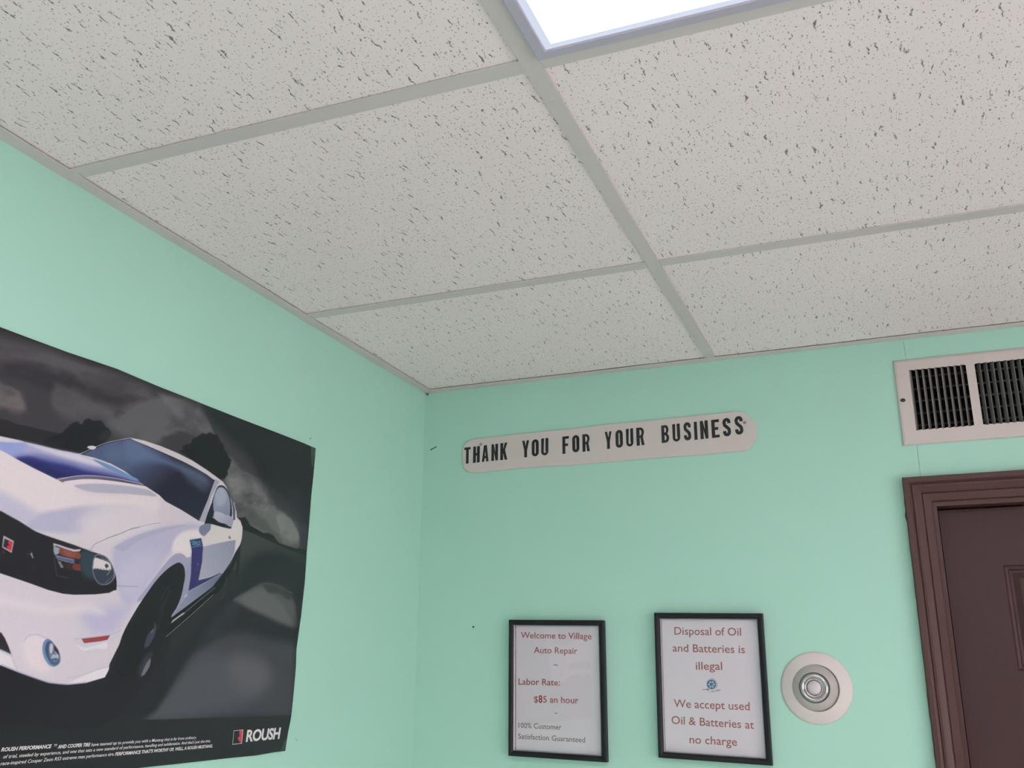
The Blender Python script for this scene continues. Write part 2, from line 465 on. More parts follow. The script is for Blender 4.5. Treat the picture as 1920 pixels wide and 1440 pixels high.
# raised and sunk six-panel slab
def door_slab():
    y0 = .034; x0, x1, z0, z1 = JX0+.003, JX1-.003, .008, JZ-.003
    W = (x1-x0-3*.104)/2
    cols = [(x0+.104, x0+.104+W), (x1-.104-W, x1-.104)]
    rows = [(1.763, 1.962), (1.02, 1.655), (.25, .86)]
    bm = bmesh.new()
    gx = sorted({x0, x1, *[v for c in cols for v in c]}); gz = sorted({z0, z1, *[v for r in rows for v in r]})
    vs = {}
    def v(x, y, z):
        k = (round(x, 5), round(y, 5), round(z, 5))
        if k not in vs: vs[k] = bm.verts.new(k)
        return vs[k]
    for i in range(len(gx)-1):
        for j in range(len(gz)-1):
            a, b, c, d = gx[i], gx[i+1], gz[j], gz[j+1]
            if (a, b) in [tuple(q) for q in cols] and (c, d) in rows:
                prev = [v(a, y0, c), v(b, y0, c), v(b, y0, d), v(a, y0, d)]
                for ins, dep in ((.003, .0035), (.008, .0050), (.0105, .0082), (.0150, .0088), (.026, .0045), (.030, .0040)):
                    cur = [v(a+ins, y0+dep, c+ins), v(b-ins, y0+dep, c+ins), v(b-ins, y0+dep, d-ins), v(a+ins, y0+dep, d-ins)]
                    for k in range(4): bm.faces.new((prev[k], prev[(k+1) % 4], cur[(k+1) % 4], cur[k]))
                    prev = cur
                bm.faces.new(prev)
            else:
                bm.faces.new((v(a, y0, c), v(b, y0, c), v(b, y0, d), v(a, y0, d)))
    # edges and back
    back = y0+.040
    B4 = [v(x0, back, z0), v(x1, back, z0), v(x1, back, z1), v(x0, back, z1)]
    bm.faces.new(B4[::-1])
    def rim(pts, other):
        bm.faces.new(pts+other)
    rim([v(x, y0, z0) for x in gx], [v(x1, back, z0), v(x0, back, z0)])
    rim([v(x, y0, z1) for x in gx], [v(x1, back, z1), v(x0, back, z1)])
    rim([v(x0, y0, z) for z in gz], [v(x0, back, z1), v(x0, back, z0)])
    rim([v(x1, y0, z) for z in gz], [v(x1, back, z1), v(x1, back, z0)])
    return bm
from_bm('door_slab', door_slab(), slab_mat, door)
# brown paint that ran over on to the wall beside the casing
rnd = random.Random(9); bm = bmesh.new(); L = []
for k in range(160):
    z = .02+(CZ-.03)*k/159
    L.append((CX0-.0004-.0016*max(0, rnd.random()-.45)-(.0018 if rnd.random() > .95 else 0), z))
add_prism(bm, L+[(CX0+.001, CZ-.01), (CX0+.001, .02)], on_back, -.0002, .0004)
from_bm('paint_edge', bm, nail_mat, door)

# ------------------------------------------------------------------ air grille above the door
GX0, GX1, GZ0, GZ1 = 1.1118, 1.4052, 2.2078, 2.3935
vent = thing('air_grille', ((GX0+GX1)/2, 0, (GZ0+GZ1)/2), 'beige metal air return grille on the mint wall above the maroon door', 'vent')
PITCH = .0123; BAYS = [(1.1406, 1), (1.2660, -1)]; ZB, ZT = 2.2380, 2.3682
def bay_outline(x0, s):
    top, bot = [], []
    for k in range(9):
        a, b = x0+k*PITCH, x0+k*PITCH+.0105
        if s > 0: top += [(a, ZT+.0009), (b, ZT-.0009), (b+.0010, ZT-.0009)]; bot += [(a, ZB-.0011), (b, ZB+.0009), (b+.0010, ZB+.0009)]
        else: top += [(a-.0010, ZT-.0009), (a, ZT-.0009), (b, ZT+.0009)]; bot += [(a-.0010, ZB+.0009), (a, ZB+.0009), (b, ZB-.0011)]
    if s > 0: top.pop(); bot.pop()
    else: top.pop(0); bot.pop(0)
    return top, bot
def grille_plate():
    cu = bpy.data.curves.new('plate', 'CURVE'); cu.dimensions = '2D'; cu.fill_mode = 'BOTH'; cu.extrude = .0006
    def loop(pts):
        sp = cu.splines.new('POLY'); sp.points.add(len(pts)-1); sp.use_cyclic_u = True
        for p, (x, z) in zip(sp.points, pts): p.co = (x, z, 0, 1)
    loop([(GX0+.006, GZ0+.006), (GX1-.006, GZ0+.006), (GX1-.006, GZ1-.006), (GX0+.006, GZ1-.006)])
    for x0, s in BAYS:
        t, b = bay_outline(x0, s); loop(t+b[::-1])
    o = bpy.data.objects.new('plate', cu); COL.objects.link(o)
    me = bpy.data.meshes.new_from_object(o.evaluated_get(bpy.context.evaluated_depsgraph_get()))
    bpy.data.objects.remove(o)
    bm = bmesh.new(); bm.from_mesh(me)
    for v in bm.verts: v.co = on_back(v.co.x, v.co.y, .0052+v.co.z)
    at = lambda d: [(GX0+d, GZ0+d), (GX1-d, GZ0+d), (GX1-d, GZ1-d), (GX0+d, GZ1-d)]
    prof = [(.0, .0002), (.0, .0012), (.0022, .0046), (.0062, .0058), (.0062, .0046), (.003, .0030), (.001, .0002)]
    for (d0, h0), (d1, h1) in zip(prof, prof[1:]+prof[:1]): quad_ring(bm, at, d0, h0, d1, h1, on_back)
    return bm
from_bm('face_plate', grille_plate(), beige, vent)
for x0, s in BAYS:
    for k in range(9):
        a = x0+k*PITCH if s > 0 else x0+k*PITCH+.0105
        bm = bmesh.new()
        th = .0006
        pts = [(a, .0054), (a+s*.0014, .0040), (a+s*.0058, -.0065), (a+s*.0058-s*th*1.6, -.0065), (a+s*.0006, .0030), (a-s*.0004, .0046)]
        lo = [bm.verts.new((x, -h, ZB-.0012)) for x, h in pts]; hi = [bm.verts.new((x, -h, ZT+.0012)) for x, h in pts]
        bm.faces.new(lo); bm.faces.new(hi[::-1])
        for q in range(6): bm.faces.new((lo[q], lo[(q+1) % 6], hi[(q+1) % 6], hi[q]))
        from_bm('slat', bm, slat_mat, vent)
for k in range(5):
    z = ZB+.014+k*.0262
    box('damper_blade', (VX0+.003, VX1-.003, .0125, .0140, z-.002, z+.002), damper_mat, vent)
bm = bmesh.new()
for d in ((VX0+.0005, VX0+.0025, .001, .25, VZ0+.0005, VZ1-.0005), (VX1-.0025, VX1-.0005, .001, .25, VZ0+.0005, VZ1-.0005), (VX0+.0025, VX1-.0025, .001, .25, VZ0+.0005, VZ0+.0025),
          (VX0+.0025, VX1-.0025, .001, .25, VZ1-.0025, VZ1-.0005), (VX0+.0005, VX1-.0005, .25, .252, VZ0+.0005, VZ1-.0005)): add_box(bm, *d)
from_bm('duct', bm, duct_mat, vent)
lathe('screw', [(0, .0086), (.0020, .0084), (.0043, .0073), (.0050, .0058), (.0050, .0050), (0, .0050)], (1.1222, 2.3042), nail_mat, vent, 24, (1.05, .8))

# ------------------------------------------------------------------ flat lettering
def curve_mesh(loops, extrude):
    cu = bpy.data.curves.new('t', 'CURVE'); cu.dimensions = '2D'; cu.fill_mode = 'BOTH'; cu.extrude = extrude
    for pts in loops:
        sp = cu.splines.new('POLY'); sp.points.add(len(pts)-1); sp.use_cyclic_u = True
        for p, (x, z) in zip(sp.points, pts): p.co = (x, z, 0, 1)
    o = bpy.data.objects.new('t', cu); COL.objects.link(o)
    me = bpy.data.meshes.new_from_object(o.evaluated_get(bpy.context.evaluated_depsgraph_get()))
    bpy.data.objects.remove(o); bpy.data.curves.remove(cu)
    return me

def text_mesh(s, bold=0.0, shear=0.0, spacing=1.0):
    cu = bpy.data.curves.new('t', 'FONT'); cu.body = s; cu.size = 1.0; cu.offset = bold; cu.shear = shear
    cu.resolution_u = 3; cu.extrude = .004; cu.space_character = spacing
    o = bpy.data.objects.new('t', cu); COL.objects.link(o)
    me = bpy.data.meshes.new_from_object(o.evaluated_get(bpy.context.evaluated_depsgraph_get()))
    bpy.data.objects.remove(o); bpy.data.curves.remove(cu)
    return me

def coords(me):
    a = np.empty(len(me.vertices)*3); me.vertices.foreach_get('co', a); return a.reshape(-1, 3)

CAPH = {}
def text_on(name, s, a, b, cap, h, place, mat, parent, bold=0.0, shear=0.0, fit=None, spacing=1.0, label=None):
    """a line of print whose baseline runs from a to b, capitals 'cap' high, at height h off the wall"""
    if 'H' not in CAPH:
        t = text_mesh('H'); CAPH['H'] = coords(t)[:, 1].max(); bpy.data.meshes.remove(t)
    me = text_mesh(s, bold, shear, spacing); c = coords(me)
    x0, x1 = c[:, 0].min(), c[:, 0].max()
    ax = Vector((b[0]-a[0], b[1]-a[1])); L = ax.length; ax /= L
    sx = L/(x1-x0); sy = 1.04*cap/CAPH['H']
    out = []
    for x, y, z in c:
        u = (x-x0)*sx; v = y*sy
        out.append(place(a[0]+ax[0]*u-ax[1]*v, a[1]+ax[1]*u+ax[0]*v, h+(.00006 if z > 0 else 0)))
    me.vertices.foreach_set('co', np.array(out).ravel())
    me.update()
    o = link_mesh(name, me, mat, parent)
    if label: o['label'] = label
    return o

# block capitals of the stick-on letters: width 1, height 2.3
def arc(cx, cy, rx, ry, a0, a1, n=10):
    return [(cx+rx*math.cos(math.radians(a0+(a1-a0)*k/n)), cy+ry*math.sin(math.radians(a0+(a1-a0)*k/n))) for k in range(n+1)]
T_ = .40; HH = 2.3
def rrect(x0, y0, x1, y1, r, ry=None):
    ry = ry or r
    return arc(x1-r, y1-ry, r, ry, 0, 90)+arc(x0+r, y1-ry, r, ry, 90, 180)+arc(x0+r, y0+ry, r, ry, 180, 270)+arc(x1-r, y0+ry, r, ry, 270, 360)
def stroke(pts, t):
    L, R = [], []
    for i, p in enumerate(pts):
        a = pts[max(0, i-1)]; b = pts[min(len(pts)-1, i+1)]
        d = Vector((b[0]-a[0], b[1]-a[1])).normalized(); n = Vector((-d.y, d.x))*t/2
        L.append((p[0]+n.x, p[1]+n.y)); R.append((p[0]-n.x, p[1]-n.y))
    return L+R[::-1]
def rect(a, b, c, d): return [(a, b), (c, b), (c, d), (a, d)]
t2 = T_/2
GLYPH = {
 'T': [[[(0, HH), (1, HH), (1, HH-.34), (.5+t2+.01, HH-.34), (.5+t2+.01, 0), (.5-t2-.01, 0), (.5-t2-.01, HH-.34), (0, HH-.34)]]],
 'H': [[[(0, 0), (T_+.02, 0), (T_+.02, 1.0), (1-T_-.02, 1.0), (1-T_-.02, 0), (1, 0), (1, HH), (1-T_-.02, HH), (1-T_-.02, 1.36), (T_+.02, 1.36), (T_+.02, HH), (0, HH)]]],
 'A': [[[(0, 0), (.34, 0), (.39, .46), (.61, .46), (.66, 0), (1, 0), (.72, HH), (.28, HH)], [(.42, .78), (.58, .78), (.5, 1.55)]]],
 'N': [[[(0, 0), (T_, 0), (T_, 1.25), (.64, 0), (1, 0), (1, HH), (1-T_, HH), (1-T_, 1.1), (.36, HH), (0, HH)]]],
 'K': [[[(0, 0), (T_, 0), (T_, .72), (.42, .92), (.64, 0), (1, 0), (.67, 1.34), (1, HH), (.64, HH), (T_, 1.42), (T_, HH), (0, HH)]]],
 'Y': [[[(.5-t2, 0), (.5+t2, 0), (.5+t2, .95), (1, HH), (.66, HH), (.5, 1.5), (.34, HH), (0, HH), (.5-t2, .95)]]],
 'O': [[rrect(0, 0, 1, HH, .5, .52), rrect(T_+.01, .33, 1-T_-.01, HH-.33, .16, .22)]],
 'U': [[[(0, HH), (0, .52)]+arc(.5, .52, .5, .52, 180, 360)+[(1, HH), (1-T_, HH), (1-T_, .55)]+arc(.5, .52, .17, .2, 360, 180)+[(T_, HH)]]],
 'F': [[[(0, 0), (T_+.03, 0), (T_+.03, .98), (.86, .98), (.86, 1.32), (T_+.03, 1.32), (T_+.03, 1.95), (1, 1.95), (1, HH), (0, HH)]]],
 'E': [[[(0, 0), (1, 0), (1, .34), (T_+.03, .34), (T_+.03, .98), (.86, .98), (.86, 1.32), (T_+.03, 1.32), (T_+.03, 1.95), (1, 1.95), (1, HH), (0, HH)]]],
 'I': [[rect(0, 0, 1, HH)]],
 'R': [[[(0, 0), (T_, 0), (T_, .98), (.5, .98), (.64, 0), (1, 0), (.82, 1.02)]+arc(.5, 1.68, .48, .62, -38, 90)+[(0, HH)], [(T_, 1.26), (.5, 1.26)]+arc(.5, 1.63, .16, .35, -80, 80)+[(.5, 2.0), (T_, 2.0)]]],
 'B': [[[(0, 0)]+arc(.55, .6, .45, .6, -90, 62)+[(.8, 1.2)]+arc(.53, 1.70, .43, .60, -38, 90)+[(0, HH)], [(T_, .32), (.5, .32)]+arc(.5, .64, .15, .32, -80, 80)+[(.5, .98), (T_, .98)], [(T_, 1.32), (.5, 1.32)]+arc(.5, 1.66, .13, .33, -80, 80)+[(.5, 1.99), (T_, 1.99)]]],
 'S': [[stroke([(1-t2, 1.62)]+arc(.5, 1.80, .5-t2, .50-t2, 0, 180, 12)+[(t2, 1.70), (.24, 1.42), (.5, 1.17), (.76, .90), (1-t2, .62)]+arc(.5, .50, .5-t2, .50-t2, 0, -180, 12)+[(t2, .68)], T_)]],
}

SIGN_OUT = [(.1108, 2.249), (.1099, 2.2843), (.115, 2.2937), (.1305, 2.3052), (.2439, 2.308), (.3828, 2.3094), (.4823, 2.3117), (.64, 2.3126), (.7851, 2.3136), (.7924, 2.3109), (.8196, 2.2837),
            (.8192, 2.2515), (.8028, 2.2277), (.7942, 2.2236), (.7132, 2.2224), (.5965, 2.2228), (.4544, 2.2221), (.3818, 2.2216), (.3138, 2.2239), (.2444, 2.2235), (.1735, 2.2214), (.1467, 2.2211), (.1259, 2.2249), (.1153, 2.235)]
sign = thing('wall_sign', (.465, 0, 2.267), 'off-white board with clipped corners and black capitals thanking customers, under the ceiling', 'sign')
bm = bmesh.new(); add_prism(bm, SIGN_OUT, on_back, .0006, .0040)
bmesh.ops.recalc_face_normals(bm, faces=bm.faces)
bmesh.ops.bevel(bm, geom=[e for e in bm.edges if all(abs(v.co.y+.0040) < 1e-5 for v in e.verts)], offset=.0006, segments=2, affect='EDGES')
from_bm('board', bm, board, sign)
LETTERS = [('T', .1151, 2.2455, .1326, 2.246, .1141, 2.2861), ('H', .139, 2.246, .1574, 2.2465, .1382, 2.2866), ('A', .1626, 2.2467, .1807, 2.2472, .1619, 2.2876), ('N', .1875, 2.2471, .2052, 2.2476, .1869, 2.2884), ('K', .2109, 2.2472, .2295, 2.2477, .2105, 2.2893),
 ('Y', .2677, 2.2491, .2856, 2.2495, .2676, 2.2903), ('O', .2922, 2.2496, .3099, 2.2501, .2922, 2.291), ('U', .3162, 2.25, .3343, 2.2504, .3164, 2.2918), ('F', .3693, 2.25, .3859, 2.2505, .3697, 2.2919), ('O', .3936, 2.2513, .4116, 2.2517, .3942, 2.2926), ('R', .4185, 2.2511, .4371, 2.2516, .4192, 2.2929),
 ('Y', .473, 2.2527, .4906, 2.2532, .474, 2.2942), ('O', .4985, 2.2535, .5169, 2.2539, .4996, 2.2956), ('U', .5235, 2.2542, .5418, 2.2547, .5247, 2.2965), ('R', .5479, 2.2546, .5676, 2.2552, .5493, 2.2969), ('B', .606, 2.2562, .6249, 2.2567, .6077, 2.2971), ('U', .6314, 2.2566, .6504, 2.2571, .6332, 2.2977),
 ('S', .6569, 2.2569, .6752, 2.2573, .6589, 2.2994), ('I', .6802, 2.257, .6893, 2.2573, .6824, 2.2986), ('N', .6938, 2.2575, .7138, 2.258, .696, 2.2993), ('E', .7192, 2.258, .7387, 2.2585, .7215, 2.2995), ('S', .744, 2.2588, .7639, 2.2593, .7465, 2.3008), ('S', .7706, 2.2604, .7908, 2.2609, .7732, 2.3026)]
for ch, ax_, az_, bx_, bz_, tx_, tz_ in LETTERS:
    lean = tx_-ax_
    if lean < 0: bx_ += lean
    else: ax_ = tx_
    tx_ = ax_
    me = curve_mesh(GLYPH[ch][0], .05); c = coords(me)
    out = [on_back(ax_+(bx_-ax_)*x+(tx_-ax_)*y/HH, az_+(bz_-az_)*x+(tz_-az_)*y/HH, .0042+(.0003 if z > 0 else -.0003)) for x, y, z in c]
    me.vertices.foreach_set('co', np.array(out).ravel()); me.update()
    link_mesh('letter', me, letter_mat, sign)
for c in ((.1590, 2.2912), (.7952, 2.2868)):
    lathe('screw', [(0, .0070), (.0014, .0067), (.0028, .0056), (.0034, .0043), (.0034, .0030), (0, .0030)], c, steel, sign, 20)

# ------------------------------------------------------------------ picture frames
def picture_frame(quad, label, lines):
    """quad: outer corners TL TR BR BL on the wall"""
    TL, TR, BR, BL = [Vector(q) for q in quad]
    cen = (TL+TR+BR+BL)/4
    root = thing('picture_frame', (cen.x, 0, cen.y), label, 'picture frame', 'framed notices on the mint wall')
    w = ((TR-TL).length+(BR-BL).length)/2; hgt = ((TL-BL).length+(TR-BR).length)/2
    def at(d):
        su, sv = d/w, d/hgt
        f = lambda u, v: tuple(BL*(1-u)*(1-v)+BR*u*(1-v)+TR*u*v+TL*(1-u)*v)
        return [f(su, sv), f(1-su, sv), f(1-su, 1-sv), f(su, 1-sv)]
    bm = bmesh.new()
    prof = [(0, .001), (0, .0165), (.0008, .0180), (.0034, .0186), (.0076, .0178), (.0102, .0158), (.0108, .0140), (.0108, .001)]
    for (d0, h0), (d1, h1) in zip(prof, prof[1:]+prof[:1]): quad_ring(bm, at, d0, h0, d1, h1, on_back)
    from_bm('moulding', bm, black_frame, root)
    bm = bmesh.new()
    prof = [(.0109, .0030), (.0109, .0140), (.0117, .0146), (.0126, .0136), (.0131, .0110), (.0131, .0030)]
    for (d0, h0), (d1, h1) in zip(prof, prof[1:]+prof[:1]): quad_ring(bm, at, d0, h0, d1, h1, on_back)
    from_bm('inner_lip', bm, silver, root)
    bm = bmesh.new(); add_prism(bm, at(.0110), on_back, .0012, .0028); from_bm('backing_board', bm, board, root)
    bm = bmesh.new(); add_prism(bm, at(.0132), on_back, .0030, .0042); from_bm('printed_notice', bm, sheet, root)
    bm = bmesh.new(); add_prism(bm, at(.0132), on_back, .0068, .0082); from_bm('glass_pane', bm, glass, root)
    for (s, a, b, cap, mat, bold) in lines:
        text_on('text_line', s, a, b, cap, .0043, on_back, mat, root, bold)
    return root
F1 = [(.2411, 1.8714), (.4641, 1.8665), (.4646, 1.5761), (.2420, 1.5821)]
picture_frame(F1, 'black frame left of the other one, holding a notice that starts Welcome', [
    ('Welcome to Village', (.2654, 1.8312), (.4327, 1.8271), .0127, ink_red, .008), ('Auto Repair', (.2972, 1.7985), (.3997, 1.7962), .0128, ink_red, .008),
    ('~', (.3439, 1.7678), (.3535, 1.7676), .0120, ink_dark, .004), ('Labor Rate:', (.2603, 1.7308), (.3582, 1.7294), .0127, ink_red, .008),
    ('$', (.2972, 1.6937), (.3070, 1.6936), .0122, ink_red, .008), ('8', (.3085, 1.6930), (.3172, 1.6931), .0145, ink_hand, .022), ('5 an hour', (.3187, 1.6935), (.4007, 1.6927), .0128, ink_red, .008),
    ('~', (.3453, 1.6680), (.3519, 1.6678), .0095, ink_dark, .006), ('100% Customer', (.2607, 1.6399), (.3608, 1.6379), .0102, ink_dark, .007), ('Satisfaction Guaranteed', (.2600, 1.6173), (.4142, 1.6133), .0102, ink_dark, .007)])
F2 = [(.5781, 1.8805), (.8055, 1.8749), (.8040, 1.5815), (.5756, 1.5893)]
fr2 = picture_frame(F2, 'black frame nearer the door, holding a notice about oil and batteries', [
    ('Disposal of Oil', (.6175, 1.8351), (.7577, 1.8313), .0150, ink_red, .007), ('and Batteries is', (.6122, 1.8002), (.7633, 1.7961), .0150, ink_red, .007), ('illegal', (.6597, 1.7634), (.7148, 1.7631), .0150, ink_red, .007),
    ('We accept used', (.6096, 1.6882), (.7656, 1.6844), .0150, ink_red, .007), ('Oil & Batteries at', (.6033, 1.6553), (.7717, 1.6490), .0148, ink_red, .007), ('no charge', (.6392, 1.6183), (.7357, 1.6159), .0148, ink_red, .007)])
# the small wheel emblem between the two paragraphs
ec = (.6906, 1.7342)
def disc(r, n=40, cx=0., cz=0.): return [(ec[0]+cx+r*math.cos(2*math.pi*k/n), ec[1]+cz+r*math.sin(2*math.pi*k/n)) for k in range(n)]
def flat(name, polys, h, mat, parent, place=on_back, th=.00008):
    bm = bmesh.new()
    for p in polys: add_prism(bm, p, place, h, h+th)
    return from_bm(name, bm, mat, parent)
em = flat('wheel_emblem', [disc(.0111)], .00426, ink_sky, fr2)
em['label'] = 'small blue wheel emblem'
flat('tyre_ring', [[(ec[0]+r*math.cos(a), ec[1]+r*math.sin(a)) for r, a in [(.0094, 2*math.pi*k/40) for k in range(40)]]], .00436, ink_blue, em)
petals = []
for k in range(6):
    a0 = math.radians(90+60*k+30); pts = []
    for q in range(14):
        ph = 2*math.pi*q/14
        u = .0050+.0021*math.cos(ph); v = .0019*math.sin(ph)*(1+.25*math.cos(ph))
        pts.append((ec[0]+u*math.cos(a0)-v*math.sin(a0), ec[1]+u*math.sin(a0)+v*math.cos(a0)))
    petals.append(pts)
flat('spoke_gaps', petals, .00446, ink_sky, em)
marks = []
o_ = [(ec[0]+.0120*math.cos(math.radians(a)), ec[1]+.0120*math.sin(math.radians(a))) for a in range(88, -55, -11)]
i_ = [(ec[0]+.0113*math.cos(math.radians(a)), ec[1]+.0113*math.sin(math.radians(a))) for a in range(88, -55, -11)]
marks.append(o_+i_[::-1])
marks += [[(.6690, 1.7232), (.6800, 1.7234), (.6815, 1.7246), (.6720, 1.7242)], [(.6800, 1.7226), (.6855, 1.7222), (.6835, 1.7252), (.6810, 1.7262)], [(.6985, 1.7238), (.7092, 1.7236), (.7092, 1.7226), (.6990, 1.7226)],
          [(.6890, 1.7216), (.7060, 1.7210), (.7056, 1.7202), (.6890, 1.7206)], [(.6830, 1.7196), (.6970, 1.7194), (.6970, 1.7189), (.6830, 1.7191)]]
flat('ground_lines', marks, .00427, ink_grey, em)

# ------------------------------------------------------------------ round wall fixture
pc = (.8990, 1.7288)
lampw = thing('wall_fixture', (pc[0], 0, pc[1]), 'round off-white wall fixture with a chrome ring and pale dome, left of the door', 'wall fixture')
SQ = (1.0, 1.012)
lathe('flange', [(.0440, .0005), (.0685, .0005), (.0688, .0014), (.0680, .0026), (.0640, .0042), (.0540, .0074), (.0490, .0090), (.0462, .0098), (.0446, .0100), (.0440, .0060), (.0440, .0005)], pc, plate_mat, lampw, 96, SQ)
pb = (pc[0]-.0022, pc[1]+.0004)
lathe('ball', [(.0260, .0020), (.0441, .0020), (.0446, .0070), (.0440, .0094), (.0424, .0112), (.0400, .0136), (.0366, .0160), (.0330, .0182), (.0300, .0194), (.0292, .0192), (.0288, .0180), (.0284, .0080), (.0260, .0020)], pb, ball_mat, lampw, 96)
ring_ = [(.0262, .0080), (.0276, .0120), (.0278, .0190), (.0276, .0222), (.0266, .0246), (.0248, .0262), (.0228, .0266), (.0210, .0260), (.0194, .0244), (.0180, .0226), (.0166, .0220), (.0154, .0226), (.0146, .0222), (.0142, .0195), (.0142, .0080), (.0262, .0080)]
lathe('dark_ring', [(.0262, .0080), (.0290, .0080), (.0291, .0190), (.0284, .0205), (.0277, .0200), (.0262, .0190), (.0262, .0080)], (pb[0]-.0002, pb[1]), letter_mat, lampw, 72)  # black ring that outlines the chrome
lathe('chrome_ring', ring_, (pb[0]-.0002, pb[1]), chrome, lampw, 96)
lathe('dome', [(.0140, .0150), (.0138, .0210), (.0130, .0236), (.0112, .0258), (.0086, .0275), (.0050, .0287), (.0020, .0291), (0, .0292)], (pb[0]-.0002, pb[1]), lens_mat, lampw, 64)

# ------------------------------------------------------------------ nails in the back wall, and a stub for the corner gap
def nail(label, p0, p1, r, head):
    root = thing('nail', p0, label, 'nail')
    a, b = Vector(p0), Vector(p1); d = (b-a).normalized()
    q = d.to_track_quat('Z', 'Y')
    bm = bmesh.new()
    prof = [(0, -.004), (r, -.004), (r, (b-a).length-.0008), (head, (b-a).length-.0008), (head, (b-a).length), (0, (b-a).length)]
    n = 12; rings = []
    for rr, h in prof:
        rings.append([bm.verts.new(a+q @ Vector((rr*math.cos(2*math.pi*k/n), rr*math.sin(2*math.pi*k/n), h))) for k in range(n)] if rr else [bm.verts.new(a+q @ Vector((0, 0, h)))])
    for A, B in zip(rings, rings[1:]):
        for k in range(n):
            s = (k+1) % n
            if len(A) == 1: bm.faces.new((A[0], B[k], B[s]))
            elif len(B) == 1: bm.faces.new((A[k], A[s], B[0]))
            else: bm.faces.new((A[k], A[s], B[s], B[k]))
    from_bm('shank', bm, nail_mat, root)
nail('small dark bent nail sticking out of the wall between the room corner and the sign', (.0356, 0, 2.2960), (.0311, -.020, 2.2847), .0011, .0017)
nail('tiny dark nail head in the wall, up and left of the Welcome notice', (.1463, 0, 1.8575), (.1463, -.0022, 1.8575), .0010, .0021)
nail('dark stub standing in for the gap in the top corner where ceiling and both walls meet', (.0060, -.0030, 2.4360), (.0110, -.0090, 2.4330), .0018, .0028)  # nail shape drawn for the dark gap between the wall angles

